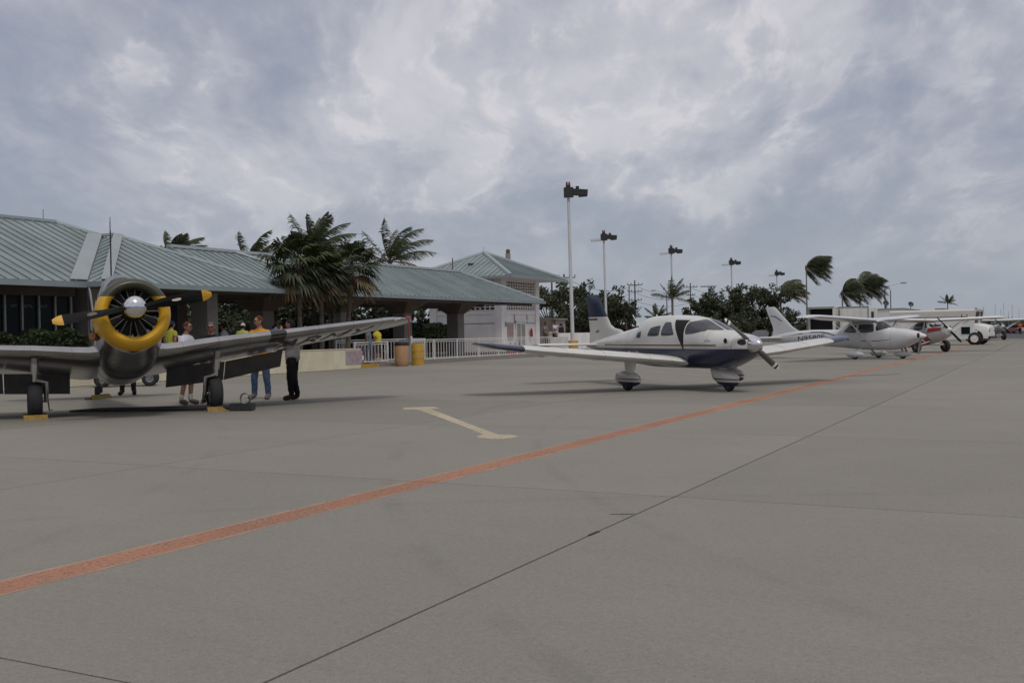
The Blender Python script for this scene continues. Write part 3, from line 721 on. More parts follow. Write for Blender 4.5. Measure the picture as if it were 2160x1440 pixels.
upole(1192, 150, 9.8, 'utility pole half hidden behind the nearest light pole', ((.5, 1.6), (1.3, 1.1), (3.2, 1.2)))
upole(1166, 158, 9.9, 'utility pole just right of the white block roof', ((3.0, .8),))
b = MB()
def wire(p, q, sag):
    pts = []
    for i in range(13):
        t = i/12; v = Vector(p).lerp(Vector(q), t); v.z -= sag*4*t*(1-t); pts.append(v)
    b.tube(pts, .028, 4)
for z, s in ((10.5, 1.5), (9.0, 1.2), (7.4, 1.0)):
    wire(cam2w(1192, 150, z-1.2), cam2w(1341, 205, z), s); wire(cam2w(1341, 205, z), cam2w(1458, 225, z), s); wire(cam2w(1458, 225, z), cam2w(1640, 240, z-1), s)
tag(b.build('power_lines', m_dark), 'thin sagging power lines strung between the utility poles', 'power lines')
def street_lamp(px, D, h, arm, label, twin=False):
    t = empty('street_lamp', cam2w(px, D), YAW, label, 'street lamp')
    MB().tube([(0, 0, 0), (0, 0, h)], [.12, .08], 8).build('pole', m_wood if not twin else m_gut, t)
    if twin: MB().bb(-1.6, 1.6, -.1, .1, h-.15, h+.1).build('lamp_bar', m_gut, t)
    else:
        MB().tube([(0, 0, h-.3), (arm*.3, 0, h+.45), (arm, 0, h+.8)], .05, 6).build('arm', m_gut, t)
        MB().box((arm+.3*(1 if arm > 0 else -1), 0, h+.78), (.8, .3, .18)).build('lamp_head', m_gut, t)
street_lamp(1496, 210, 10.2, 1, 'flood mast with a straight twin lamp bar above the big dark tree', True)
street_lamp(1408, 190, 8.0, -2.1, 'street lamp with its head reaching left beside the small palm')
street_lamp(1868, 150, 6.9, 2.4, 'dark street lamp pole with long curved arm above the white containers')
street_lamp(1880, 190, 8.0, -.5, 'faint distant street lamp under the long curved lamp arm')
t = empty('street_lamp', cam2w(735, 78), YAW, 'grey flat lamp head showing right of the tall palm crown', 'street lamp')
MB().tube([(0, 0, 0), (0, 0, 8.0)], .09, 8).build('pole', m_wood, t); MB().bb(-.1, 1.0, -.2, .2, 8.0, 8.2).build('lamp_head', m_gut, t)
# thin mast in front of the terminal
ms = empty('thin_mast', (-27.8, 21.4, 0), 0, 'thin dark mast standing before the terminal roof behind the yellow cowling', 'mast')
pm = cam2w(237.5, 34.6); ms.location = pm
MB().tube([(0, 0, 0), (0, 0, 5.05)], [.03, .022], 8).build('pole', m_dark, ms)
MB().tube([(0, 0, 5.05), (0, 0, 5.5)], .012, 5).build('tip', m_dark, ms)
def rehome(o, base):
    base = Vector(base); o.location = base
    for c in o.children: c.location = Vector(c.location) - base
rehome(term, (-35, 20, 0)); rehome(wk, (-34, 48, .15)); rehome(wb, (-35.9, 64.7, 0)); wb.location = (-38.77, 69.88, 0); wb.scale = (1.08,)*3; bn.location = (-38.77, 69.88, 0); bn.scale = (1.08,)*3; rehome(hut, (-40, hy0+2, 0))
# ------------------------------------------------------------------ palms
WIND = (rgt*.95 + fwd*.3).normalized()
def frond_geo(b, p, d, L, wind, seed, lw=.62, n=15, droop=.5, mi=0, density=2.2, lwid=.028):
    rnd = random.Random(seed); pts = [Vector(p)]; dirs = [Vector(d).normalized()]; st = L/n
    for i in range(n):
        k = i/n; v = dirs[-1] + WIND*wind*st*(.35+k) + Vector((0, 0, -1))*droop*st*(.25+.9*k)
        v.normalize(); dirs.append(v); pts.append(pts[-1]+v*st)
    b.tube(pts, [max(.006, .032*(1-i/n*.9)) for i in range(n+1)], 4, mi, cap=False)
    m = int(n*density)
    for j in range(m):
        t = .14 + .85*j/m; fi = t*n; i = min(int(fi), n-1); q = pts[i].lerp(pts[i+1], fi-i); dd = dirs[i]
        side = dd.cross(Vector((0, 0, 1)))
        if side.length < .1: side = Vector((1, 0, 0))
        side.normalize(); ln = lw*math.sin(math.pi*min(1, .12+t*.95))**.6*rnd.uniform(.8, 1.1)
        for s_ in (-1, 1):
            v = (side*s_*.75 + dd*.75 + Vector((0, 0, -1))*rnd.uniform(.25, .8) + WIND*wind*rnd.uniform(1.0, 2.2)).normalized()
            w = dd*lwid
            mpt = q + v*ln*.55; e = q + v*ln + Vector((0, 0, -1))*ln*.28 + WIND*wind*ln*.4
            b.add([q-w, q+w, mpt+w*.9, mpt-w*.9, e], [(0, 1, 2, 3), (3, 2, 4)], mi)
def coco_palm(p, h, L, label, seed, nf=17, tk=1.0, wind=.35, lean=(0, 0), blown=False, el=(0, 78)):
    rnd = random.Random(seed); t = empty('coconut_palm', p, 0, label, 'palm tree', 'coconut palms')
    top = Vector((lean[0], lean[1], h)); pts = [Vector((0, 0, -.1)), Vector((lean[0]*.2, lean[1]*.2, h*.35)), Vector((lean[0]*.55, lean[1]*.55, h*.7)), top]
    MB().tube(pts, [.20*tk, .13*tk, .10*tk, .09*tk], 9).build('trunk', m_trunk, t, smooth=40)
    MB().lathe([(0, -.35), (.11, -.25), (.14, .05), (.08, .25), (0, .3)], top, n=8).build('crown_base', m_palmdry, t)
    for i in range(nf):
        az = 2*math.pi*i*.381966*2 + rnd.uniform(-.2, .2); e = R(el[0] + (el[1]-el[0])*((i+.5)/nf)**.8)
        d = Vector((math.cos(az)*math.cos(e), math.sin(az)*math.cos(e), math.sin(e)))
        if blown: d = (d + WIND*1.0 + Vector((0, 0, .25))).normalized()
        b = MB(); frond_geo(b, top, d, L*rnd.uniform(.82, 1.08), wind, seed*100+i, lw=(.34 if blown else .24)*L, droop=.42 if e > .3 else .8, density=3.2 if blown else 2.4, lwid=.045 if blown else .03)
        b.build('frond', m_palm if i > 1 else m_palmdry, t, fix=False)
def fan_palm(p, h, rad, label, seed, n=34, lean=(0, 0)):
    rnd = random.Random(seed); t = empty('fan_palm', p, 0, label, 'palm tree', 'fan palms before the walkway')
    top = Vector((lean[0], lean[1], h))
    MB().tube([(0, 0, 0), (lean[0]*.3, lean[1]*.3, h*.5), top], [.13, .10, .12], 9).build('trunk', m_trunk, t, smooth=40)
    for i in range(n):
        az = i*2.39996+rnd.uniform(-.2, .2); e = R(-55+140*((i+.5)/n)); 
        d = Vector((math.cos(az)*math.cos(e), math.sin(az)*math.cos(e), math.sin(e)))
        b = MB(); pl = rad*rnd.uniform(.42, .62); st = top + d*pl; st.z -= .1*pl
        b.tube([top, top+d*pl*.6, st], [.014, .01, .009], 4, cap=False)
        up_ = Vector((0, 0, 1)); sd_ = d.cross(up_); sd_ = sd_.normalized() if sd_.length > .05 else Vector((1, 0, 0)); nn = sd_.cross(d)
        seg = 22; fl = rad*rnd.uniform(.48, .62)
        for k in range(seg):
            a = R(-118 + 236*k/(seg-1)); v = (d*math.cos(a) + sd_*math.sin(a) + nn*rnd.uniform(-.15, .12)).normalized(); L = fl*(1-.25*abs(a)/2)*rnd.uniform(.85, 1.1)
            wv = (sd_*math.cos(a) - d*math.sin(a))*L*.075
            m1 = st+v*L*.55+Vector((0, 0, -.06*L)); e1 = st + v*L*.95 + Vector((0, 0, -.42*L)) + WIND*.16*L
            b.add([st, m1-wv, m1+wv, e1], [(0, 1, 2), (1, 3, 2)])
        b.build('fan_leaf', m_palm2 if i > 5 or rnd.random() < .4 else m_palmdry, t, fix=False)
fan_palm(cam2w(633, 44.3, .15), 4.45, 1.75, 'left front fan palm with a dense round crown over the terminal eave', 3, 40)
fan_palm(cam2w(679, 45.6, .15), 4.15, 1.6, 'middle fan palm with pale slim trunk behind the warplane wing', 4, 38)
fan_palm(cam2w(733, 47.2, .15), 4.5, 1.55, 'right fan palm whose drooping leaves hang before the walkway roof', 5, 34, (.25, .1))
fan_palm(cam2w(702, 50.0, .15), 3.6, 1.3, 'short fan palm tucked behind the right fan palms', 15, 26, (.1, 0))
coco_palm(cam2w(664, 56), 6.0, 2.7, 'tallest coconut palm rising above the cluster of fan palms', 11, 14, 1, .34, el=(15, 85))
coco_palm(cam2w(826, 66), 6.0, 3.4, 'coconut palm with fronds blown right above the walkway ridge', 12, 13, 1, .36, el=(5, 78))
coco_palm(cam2w(532, 58), 5.3, 2.7, 'coconut palm crown just showing over the middle of the roof', 13, 10, 1, .5, el=(10, 75))
coco_palm(cam2w(368, 52), 5.45, 2.0, 'leftmost palm with pale blown fronds above the terminal roof', 14, 10, 1, .8, el=(10, 70))
coco_palm(cam2w(1419, 118), 5.0, 2.9, 'coconut palm in the gap left of the big dark tree', 21, 11, 1, .22, el=(5, 80))
coco_palm(cam2w(1388, 126), 2.9, 2.2, 'small low palm left of the gap palm', 22, 12, 1, .1)
coco_palm(cam2w(1703, 110), 7.8, 3.2, 'tall lone coconut palm with its crown whipped to the right', 23, 30, .65, .75, blown=True, el=(-60, 85))
coco_palm(cam2w(1648, 131), 5.7, 3.8, 'windblown coconut palm at the right edge of the big dark tree', 24, 24, 1, .55, blown=True)
coco_palm(cam2w(1778, 128), 5.7, 3.2, 'left of two bushy windblown palms above the open container', 25, 30, .8, .6, blown=True, el=(-50, 85))
coco_palm(cam2w(1815, 132), 6.6, 3.9, 'right and fuller of two bushy windblown palms above the containers', 26, 38, .8, .5, blown=True, el=(-45, 88))
coco_palm(cam2w(2000, 210), 6.0, 2.2, 'tiny far palm top over the roof of the white step van', 27, 12, 1, .3)
# ------------------------------------------------------------------ broadleaf trees and hedges
def leaf_cloud(b, rnd, c, r, n, s, flat=1.0):
    for _ in range(n):
        while True:
            q = Vector((rnd.uniform(-1, 1), rnd.uniform(-1, 1), rnd.uniform(-1, 1)))
            if .35 < q.length < 1: break
        p = Vector(c) + Vector((q.x*r, q.y*r, q.z*r*flat)); a = Vector((rnd.gauss(0, 1), rnd.gauss(0, 1), rnd.gauss(0, 1))).normalized()
        u = a.orthogonal().normalized()*s*rnd.uniform(.6, 1.3); w = a.cross(u).normalized()*s*rnd.uniform(.35, .7)
        b.add([p-u, p-w, p+u, p+w], [(0, 1, 2, 3)])
def tree(p, h, r, label, seed, n=2600, s=.17, lob=13, m=None, cat='tree', name='tree', group='leafy trees beyond the apron'):
    rnd = random.Random(seed); t = empty(name, p, 0, label, cat, group); b = MB(); lf = MB()
    b.tube([(0, 0, -.1), (.1*r, 0, h*.25), (.12*r, .05*r, h*.5)], [.2, .16, .12], 7)
    for i in range(lob):
        a = 2*math.pi*i*.618; rr = r*math.sqrt((i+.5)/lob)*.9; zz = h*rnd.uniform(.3, .93)*(1-.28*(rr/r)**2)
        c = Vector((rr*math.cos(a), rr*math.sin(a), zz)); b.tube([(.1*r, 0, h*.25), (c.x*.5, c.y*.5, h*.25+(zz-h*.25)*.6), c], [.09, .05, .02], 5)
        leaf_cloud(lf, rnd, c, r*rnd.uniform(.19, .35), n//lob, s, .8)
        for _ in range(3):
            e = c + Vector((rnd.uniform(-1, 1), rnd.uniform(-1, 1), rnd.uniform(-.2, 1)))*r*.42
            b.tube([c, e], [.03, .01], 4); leaf_cloud(lf, rnd, e, r*.13, n//(lob*8), s, 1)
    b.build('trunk', m_bark, t); lf.build('crown', m or m_leaf, t, fix=False)
tree(cam2w(1158, 98), 6.0, 2.6, 'leafy tree just right of the white block', 31)
tree(cam2w(1212, 104), 6.6, 3.3, 'wide leafy tree behind the second light pole from the left', 32, 3200)
tree(cam2w(1262, 108), 6.2, 2.9, 'leafy tree behind the navy tail fin', 33)
tree(cam2w(1301, 106), 5.9, 2.4, 'leafy tree at the right end of the left tree mass beside the double utility pole', 34)
tree(cam2w(1482, 122), 5.2, 2.3, 'lower leafy tree at the left shoulder of the right tree mass', 35)
tree(cam2w(1521, 124), 6.7, 3.0, 'big dark tree behind the fourth light pole', 36, 3400)
tree(cam2w(1573, 126), 7.2, 3.4, 'tallest dark tree right of the fourth light pole', 37, 3600)
tree(cam2w(1622, 124), 6.8, 3.2, 'dark tree between the tallest tree and the windblown palm', 38, 3200)
tree(cam2w(1547, 119), 3.6, 3.0, 'low dark shrubby tree filling in below the big trees', 39, 2400)
tree(cam2w(1752, 140), 4.5, 2.6, 'small scrubby tree behind the open container', 40, 1500)
for i, (px, D, h, r, lab) in enumerate(((470, 60, 4.2, 2.6, 'dark tree seen through the open terminal end'), (530, 62, 4.6, 3.0, 'dark tree behind the leftmost walkway column'),
        (600, 64, 4.4, 3.0, 'dark tree behind the left fan palm trunks'), (662, 66, 4.5, 3.2, 'dark tree behind the middle of the walkway'), (730, 68, 4.6, 3.2, 'dark tree behind the walkway right of the fan palms'),
        (795, 70, 4.2, 2.8, 'dark tree behind the walkway column nearest the wing tip'), (878, 82, 4.2, 2.6, 'dark tree left of the white block'))):
    tree(cam2w(px, D), h, r, lab, 50+i, 2600, .17, 12, group='dark trees behind the walkway')
for i, (px, D, h, r, lab) in enumerate(((500, 57, 2.3, 2.3, 'low shrub behind the terminal end'), (620, 60, 2.4, 2.5, 'low shrub behind the fan palm trunks'), (700, 62, 2.4, 2.5, 'low shrub behind the walkway centre'), (775, 65, 2.3, 2.4, 'low shrub behind the walkway right part'), (1320, 112, 3.0, 2.6, 'low shrub right of the navy tail fin'), (1230, 112, 2.8, 2.6, 'low shrub behind the parapet wall'), (1440, 128, 2.4, 2.4, 'low shrub behind the navy and white cabin'), (1660, 120, 3.2, 2.6, 'low shrub behind the white tail fin'))):
    tree(cam2w(px, D), h, r, lab, 70+i, 1500, .15, 9, cat='shrub', name='shrub', group='low shrubs')
def hedge(x0, x1, y0, y1, z0, z1, label, seed, n, s=.07, tiers=True):
    rnd = random.Random(seed); b = MB()
    for _ in range(n):
        f = rnd.random(); 
        p = Vector((rnd.uniform(x0, x1), rnd.uniform(y0, y1), z0 + (z1-z0)*rnd.random()**.6))
        if rnd.random() < .75: 
            if rnd.random() < .5: p.x = x1 - rnd.random()**2*.25
            else: p.z = z1 - rnd.random()**2*.25
        p.z += .12*math.sin(p.y*2.1+seed)+.07*math.sin(p.y*5.3+p.x*3)
        a = Vector((rnd.gauss(0, 1), rnd.gauss(0, 1), rnd.gauss(.5, 1))).normalized(); u = a.orthogonal().normalized()*s*rnd.uniform(.7, 1.5); w = a.cross(u).normalized()*s*rnd.uniform(.5, .8)
        b.add([p-u, p-w, p+u, p+w], [(0, 1, 2, 3)])
    t = empty('hedge', ((x0+x1)/2, (y0+y1)/2, z0), 0, label, 'hedge'); T = Matrix.Translation((-(x0+x1)/2, -(y0+y1)/2, -z0))
    c = MB(); c.bb(x0+.2, x1-.22, y0+.2, y1-.2, z0, z1-.28); c.build('stems', m_bark, t, T=T)
    b.build('foliage', m_leaf2, t, T=T, fix=False)
hedge(-30.2, -28.5, 16, 24.4, .15, 1.68, 'clipped green hedge under the terminal windows on the far left', 3, 15000, .055)
hedge(-41.5, -39.2, 60.5, 65.9, .15, 2.1, 'dark clipped hedge just left of the white block', 5, 6000, .08)
hedge(-42.5, -41.0, 34, 60, .15, 1.7, 'long dark hedge along the back of the walkway', 6, 14000, .09)
# ------------------------------------------------------------------ aircraft helpers
import numpy as np
def sections(tab, n=60):
    """tab rows: x, zbot, ztop, halfwidth, zwide, exponent -> smooth resampled"""
    tab = sorted(tab, key=lambda r: r[0]); xs = np.array([r[0] for r in tab]); A = np.array([r[1:] for r in tab])
    xq = np.unique(np.concatenate([np.linspace(xs[0], xs[-1], n), xs]))
    out_ = []
    h = np.diff(xs); d = np.diff(A, axis=0)/h[:, None]; m = np.zeros_like(A); m[0] = d[0]; m[-1] = d[-1]
    for i in range(1, len(xs)-1):
        for j in range(A.shape[1]):
            m[i, j] = 0 if d[i-1, j]*d[i, j] <= 0 else 2*d[i-1, j]*d[i, j]/(d[i-1, j]+d[i, j])
    for x in xq:
        i = min(max(np.searchsorted(xs, x)-1, 0), len(xs)-2); t = (x-xs[i])/h[i]; t2, t3 = t*t, t*t*t
        v = (2*t3-3*t2+1)*A[i] + (t3-2*t2+t)*h[i]*m[i] + (-2*t3+3*t2)*A[i+1] + (t3-t2)*h[i]*m[i+1]
        out_.append((x, *v))
    return out_
def ring(x, zb, zt, w, zw, e, n=32):
    r = []
    for k in range(n):
        a = 2*math.pi*k/n; c, s_ = math.cos(a), math.sin(a)
        y = w*math.copysign(abs(c)**(2/e), c); z = zw + (zt-zw if s_ > 0 else zw-zb)*math.copysign(abs(s_)**(2/e), s_)
        r.append(Vector((x, y, z)))
    return r
def fuselage(tab, n=60, seg=32):
    return MB().loft([ring(*r, n=seg) for r in sections(tab, n)])
def airfoil(t, n=11, camber=.02):
    up_, lo = [], []
    for i in range(n+1):
        x = .5*(1-math.cos(math.pi*i/n)); yt = 5*t*(.2969*math.sqrt(x)-.126*x-.3516*x*x+.2843*x**3-.1036*x**4); c = 4*camber*x*(1-x)
        up_.append((x, c+yt)); lo.append((x, c-yt))
    return up_[::-1] + lo[1:-1]
def wing(b, secs, mi=0, side=1):
    """secs: (y, xle, zle, chord, thick, incidence deg)"""
    rings = []
    for y, xl, zl, c, t, inc in secs:
        a = R(inc); r = []
        for u, v in airfoil(t):
            dx, dz = -u*c, v*c; r.append(Vector((xl + dx*math.cos(a) - dz*0, side*y, zl + dz + dx*math.sin(a))))
        rings.append(r)
    return b.loft(rings, True, mi)
def finloft(b, secs, mi=0):
    """secs: (z, xle, xte, thick)"""
    rings = []
    for z, xl, xt, t in secs:
        c = xl-xt; rings.append([Vector((xl-u*c, v*c, z)) for u, v in airfoil(t/max(c, .01), camber=0)])
    return b.loft(rings, True, mi)
def bvh_of(o):
    me = o.data; return BVHTree.FromPolygons([v.co.copy() for v in me.vertices], [tuple(p.vertices) for p in me.polygons])
def patch(bvh, corners, d, off=.004, nu=10, nv=8, rnd=.35, name='window', m=None, parent=None, thick=0, smooth=60):
    """rounded patch laid on a surface: corners = 4 points (bl, br, tr, tl), projected along d"""
    c = [Vector(p) for p in corners]; d = Vector(d).normalized(); g = []
    for j in range(nv+1):
        row = []
        for i in range(nu+1):
            u, v = 2*i/nu-1, 2*j/nv-1
            k = rnd; uu = u*math.sqrt(max(0, 1-k*v*v*.5)) if k else u; vv = v*math.sqrt(max(0, 1-k*u*u*.5)) if k else v
            s_, t_ = (uu+1)/2, (vv+1)/2
            p = (c[0]*(1-s_)+c[1]*s_)*(1-t_) + (c[3]*(1-s_)+c[2]*s_)*t_
            hit = bvh.ray_cast(p - d*3, d)
            for _ in range(25):
                if hit[0] is not None: break
                p = p + ((c[0]+c[1]+c[2]+c[3])/4 - p)*.05; hit = bvh.ray_cast(p - d*3, d)
            q = hit[0] + (hit[1] if hit[1].dot(d) < 0 else -hit[1])*off if hit[0] is not None else p
            row.append(q)
        g.append(row)
    b = MB(); vs = [q for r in g for q in r]; fs = []
    for j in range(nv):
        for i in range(nu): a = j*(nu+1)+i; fs.append((a, a+1, a+nu+2, a+nu+1))
    b.add(vs, fs); o = b.build(name, m or m_planeglass, parent, smooth=smooth)
    if thick:
        sm = o.modifiers.new('s', 'SOLIDIFY'); sm.thickness = thick; sm.offset = 0
    return o
def decal(bvh, uv, fs, to3, d, off, m, name, parent):
    d = Vector(d).normalized(); vs = []
    for p in uv:
        q = to3(p); hit = bvh.ray_cast(q - d*3, d)
        vs.append(hit[0] + (hit[1] if hit[1].dot(d) < 0 else -hit[1])*off if hit[0] is not None else q)
    b = MB(); b.add(vs, fs); return b.build(name, m, parent, fix=False)
def fine_text(txt, size):
    vs, fs = text_mesh(txt, size); bmx = bmesh.new(); vv = [bmx.verts.new((v.x, v.y, 0)) for v in vs]
    for f in fs:
        try: bmx.faces.new([vv[i] for i in f])
        except ValueError: pass
    bmesh.ops.triangulate(bmx, faces=bmx.faces[:]); bmesh.ops.subdivide_edges(bmx, edges=bmx.edges[:], cuts=2, use_grid_fill=True); bmesh.ops.triangulate(bmx, faces=bmx.faces[:])
    bmx.verts.index_update(); a = [v.co.copy() for v in bmx.verts], [tuple(v.index for v in f.verts) for f in bmx.faces]; bmx.free(); return a
def blade(b, ang, r0, r1, w, cx, cz, mi=0, x=0.0, tip=None, n=10, pitch=(55, 22), yofs=0.0):
    """propeller blade in the y-z plane about (x, yofs, cz); mi body, tip list of (r from, material index)"""
    ca, sa = math.cos(ang), math.sin(ang); e = Vector((0, ca, sa)); s_ = Vector((0, -sa, ca)); f = Vector((1, 0, 0)); rings = []; mats = []
    ts = [i/n for i in range(n+1)]
    if tip:
        for rr, _ in tip: ts.append((rr-r0)/(r1-r0)); ts.append((rr-r0)/(r1-r0)+1e-3)
    ts = sorted(ts)
    for t in ts:
        r = r0+(r1-r0)*t; ww = w*(.42+.58*min(1, t*3.2))*(1-max(0, (t-.82)/.18)**2.2*.62); th = .05*(1-t)+.008
        a = R(pitch[0]+(pitch[1]-pitch[0])*t); c = Vector((x, yofs, cz)) + e*r; u = s_*math.cos(a) + f*math.sin(a); v = -s_*math.sin(a) + f*math.cos(a)
        rings.append([c-u*ww/2, c-u*ww*.2+v*th, c+u*ww*.25+v*th, c+u*ww/2, c+u*ww*.2-v*th*.6, c-u*ww*.25-v*th*.6])
    base = len(b.f); b.loft(rings, True, mi)
    if tip:
        for k in range(len(rings)-1):
            rm = r0+(r1-r0)*(ts[k]+ts[k+1])/2; mm = mi
            for rr, mx in tip:
                if rm > rr: mm = mx
            for q in range(6): b.m[base+k*6+q] = mm
        b.m[-1] = tip[-1][1]
    return b
def wheel(name, parent, loc, r, w, rim=.5, m_r=None, ax='y'):
    t = MB(); pr = []
    for i in range(13):
        a = math.pi*i/12; pr.append((r-.22*r+.22*r*math.sin(a), -w/2*math.cos(a)))
    pr = [(r*rim, -w*.42)] + pr + [(r*rim, w*.42)]
    t.lathe(pr, loc, ax, 28); o = t.build(name, m_rubber, parent, smooth=50)
    h = MB(); h.lathe([(0, -w*.40), (r*rim*.4, -w*.42), (r*rim*.5, -w*.30), (r*rim*1.02, -w*.38), (r*rim*1.02, w*.38), (r*rim*.5, w*.30), (r*rim*.4, w*.42), (0, w*.40)], loc, ax, 20); h.build('rim', m_r or m_alu_d, o, smooth=30)
    return o

def seams(secs, ys, sd, parent, T=None, m=None, w=.004):
    b = MB()
    for y in ys:
        for a, c in zip(secs[:-1], secs[1:]):
            if a[0] <= y <= c[0]:
                k = (y-a[0])/(c[0]-a[0]); q = [a[i]*(1-k)+c[i]*k for i in range(6)]; e = .0022
                wing(b, [(y-w/2, q[1]+e, q[2], q[3]+2*e, q[4]+2*e/q[3]*2, q[5]), (y+w/2, q[1]+e, q[2], q[3]+2*e, q[4]+2*e/q[3]*2, q[5])], 0, sd)
    return b.build('panel_seam', m or m_seam, parent, T=T)
def hoops(tab, xs, parent, T=None, w=.004, seg=36):
    b = MB(); S2 = sections(tab, 80)
    for x in xs:
        r = min(S2, key=lambda q: abs(q[0]-x)); e = .0022; r0 = ring(r[0]-w/2, r[1]-e, r[2]+e, r[3]+e, r[4], r[5], seg); r1 = [Vector((v.x+w, v.y, v.z)) for v in r0]
        b.loft([r0, r1], True)
    return b.build('panel_seam', m_seam, parent, T=T)
m_seam = mat('panel_gap', (.13, .13, .13), .7)
# ------------------------------------------------------------------ silver warplane
T6 = empty('warplane', (-15.75, 14.27, 0), R(-36), 'bare metal warplane with yellow ringed radial engine and black propeller facing the camera', 'aeroplane')
A6 = R(10); TW = Matrix.Translation((0, 0, .34)) @ Matrix.Rotation(-A6, 4, 'Y') @ Matrix.Rotation(R(1.8), 4, 'X')    # body frame (level) -> ground frame
HX, HZ = 2.00, 1.335
m_cowl = banded('cowling_paint', (.62, .34, .010), [('z', 2.20, 9, None, 0, 0, (.040, .043, .024))], rough=.42, coat=.15, dirt=.12)
b = MB(); pr = [(.455, -.10), (.445, -.02), (.455, .05), (.49, .11), (.545, .135), (.60, .115), (.645, .05), (.668, -.06), (.675, -.18), (.675, -.40), (.665, -.62), (.64, -.62), (.64, -.1), (.47, -.12)]
b.lathe([(r*.97, h+HX-.38) for r, h in pr], (0, .02, HZ-.035), 'x', 56); b.build('cowling', m_cowl, T6, smooth=40, T=TW)
b = MB(); b.lathe([(.0, HX-.72), (.595, HX-.72)], (0, 0, HZ), 'x', 32); b.lathe([(0, HX-.28), (.15, HX-.30), (.21, HX-.42), (.23, HX-.7)], (0, 0, HZ), 'x', 24); eng = b.build('engine', m_eng, T6, smooth=40, T=TW)
for i in range(9):
    a = 2*math.pi*i/9 + R(90); e = Vector((0, math.cos(a), math.sin(a))); s_ = Vector((0, -math.sin(a), math.cos(a))); c0 = Vector((HX-.55, 0, HZ))
    b = MB(); b.tube([c0+e*.2, c0+e*.42], .105, 12)
    for q in range(7): b.tube([c0+e*(.25+q*.028), c0+e*(.262+q*.028)], .125, 12)
    b.tube([c0+e*.42, c0+e*.50], [.12, .09], 12); b.build('cylinder', m_eng, eng, T=TW)
    b = MB()
    for k in (-1, 1):
        b.tube([c0+Vector((.16, 0, 0))+e*.17+s_*k*.035, c0+Vector((.14, 0, 0))+e*.45+s_*k*.085], .0075, 6)
        b.box(c0+Vector((.12, 0, 0))+e*.455+s_*k*.085, (.05, .05, .05))
    b.build('pushrod', m_rod, eng, T=TW)
b = MB(); b.lathe([(0, .19), (.06, .185), (.12, .155), (.17, .10), (.195, .04), (.203, -.02), (.203, -.10), (.19, -.12), (0, -.12)], (HX, 0, HZ), 'x', 36); b.build('spinner', m_chrome, T6, smooth=40, T=TW)
for ang, y in ((R(8.5), 1), (R(188.5), 1)):
    b = MB(); blade(b, ang, .12, 1.36, .215, 0, HZ, 0, HX-.05, tip=[(1.19, 1)], n=14, pitch=(62, 14)); bl = b.build('propeller_blade', [m_blackp, m_yel], T6, smooth=35, T=TW)
    b = MB(); ca, sa = math.cos(ang), math.sin(ang); vs = []
    for k in range(20):
        q = 2*math.pi*k/20; rr = .72+.085*math.cos(q); ss = .030*math.sin(q); vs.append(Vector((HX+.022 - ss*.55, ca*rr - sa*ss, HZ+sa*rr+ca*ss)))
    b.poly(vs); b.build('maker_oval', mat('oval_badge', (.40, .33, .30), .5) if 'oval_badge' not in bpy.data.materials else bpy.data.materials['oval_badge'], bl, T=TW, fix=False)
tab = [(HX-.62, .62, 1.93, .61, HZ-.04, 2.0), (HX-.9, .52, 1.94, .60, HZ-.06, 2.1), (.7, .38, 1.90, .60, 1.10, 2.3), (.2, .30, 1.86, .58, .95, 2.4), (-.6, .32, 1.84, .54, 1.0, 2.4), (-1.4, .42, 1.80, .52, 1.1, 2.3), (-2.4, .66, 1.80, .46, 1.2, 2.2), (-3.6, .92, 1.82, .36, 1.35, 2.1), (-5.2, 1.25, 1.86, .20, 1.5, 2.0), (-6.6, 1.52, 1.84, .05, 1.65, 2.0)]
fu = fuselage(tab, 50, 36).build('fuselage', m_alu, T6, smooth=40, T=TW)
hoops(tab, (.9, .45, -.3, -2.9, -4.2), fu, TW); fbv6 = bvh_of(fu)
patch(fbv6, [Vector((4, -.13, 1.03)), Vector((4, .09, 1.03)), Vector((4, .09, 1.15)), Vector((4, -.13, 1.15))], (-1, 0, .06), .006, 10, 8, .95, 'intake_hole', m_blk, fu)
patch(fbv6, [Vector((4, -.16, 1.005)), Vector((4, .12, 1.005)), Vector((4, .12, 1.17)), Vector((4, -.16, 1.17))], (-1, 0, .06), .003, 10, 8, .95, 'intake_lip', m_alu_d, fu)
def t6wing(side):
    b = MB(); S_ = [(.0, .80, .70, 2.6, .16, 3.6), (.40, .84, .80, 2.6, .165, 3.6), (.52, .80, .77, 2.55, .16, 3.5), (.68, .75, .765, 2.48, .15, 3.4), (.95, .73, .79, 2.42, .145, 3.2), (1.62, .72, .865, 2.38, .135, 2.8)]
    o2 = []
    for t in (.06, .12, .25, .4, .55, .7, .85): o2.append((1.63+4.22*t, .72-.86*t, .865+.46*t, 2.38-1.05*t*.98, .135-.015*t, 2.8-2.6*t))
    for k, (dy, c) in enumerate(((.0, 1.0), (.22, .96), (.42, .86), (.58, .70), (.70, .48), (.76, .25), (.78, .08))):
        y = 1.63+4.22*.9+dy; t = (y-1.63)/4.22; ch = (2.38-1.05*t*.98)*c; full = 2.38-1.05*t*.98
        o2.append((y, .72-.86*t-(full-ch)*.42, .865+.46*t-(1-c)*.03, ch, .125*max(c, .5), 0))
    wing(b, S_ + o2, 0, side)
    o = b.build('wing', m_alu, T6, smooth=35, T=TW); seams(S_+o2, (.98, 1.66, 2.3, 3.05, 3.8, 4.6, 5.3), side, o, TW); return o
wR = t6wing(-1); wL = t6wing(1)
bvL, bvR = bvh_of(wL), bvh_of(wR)
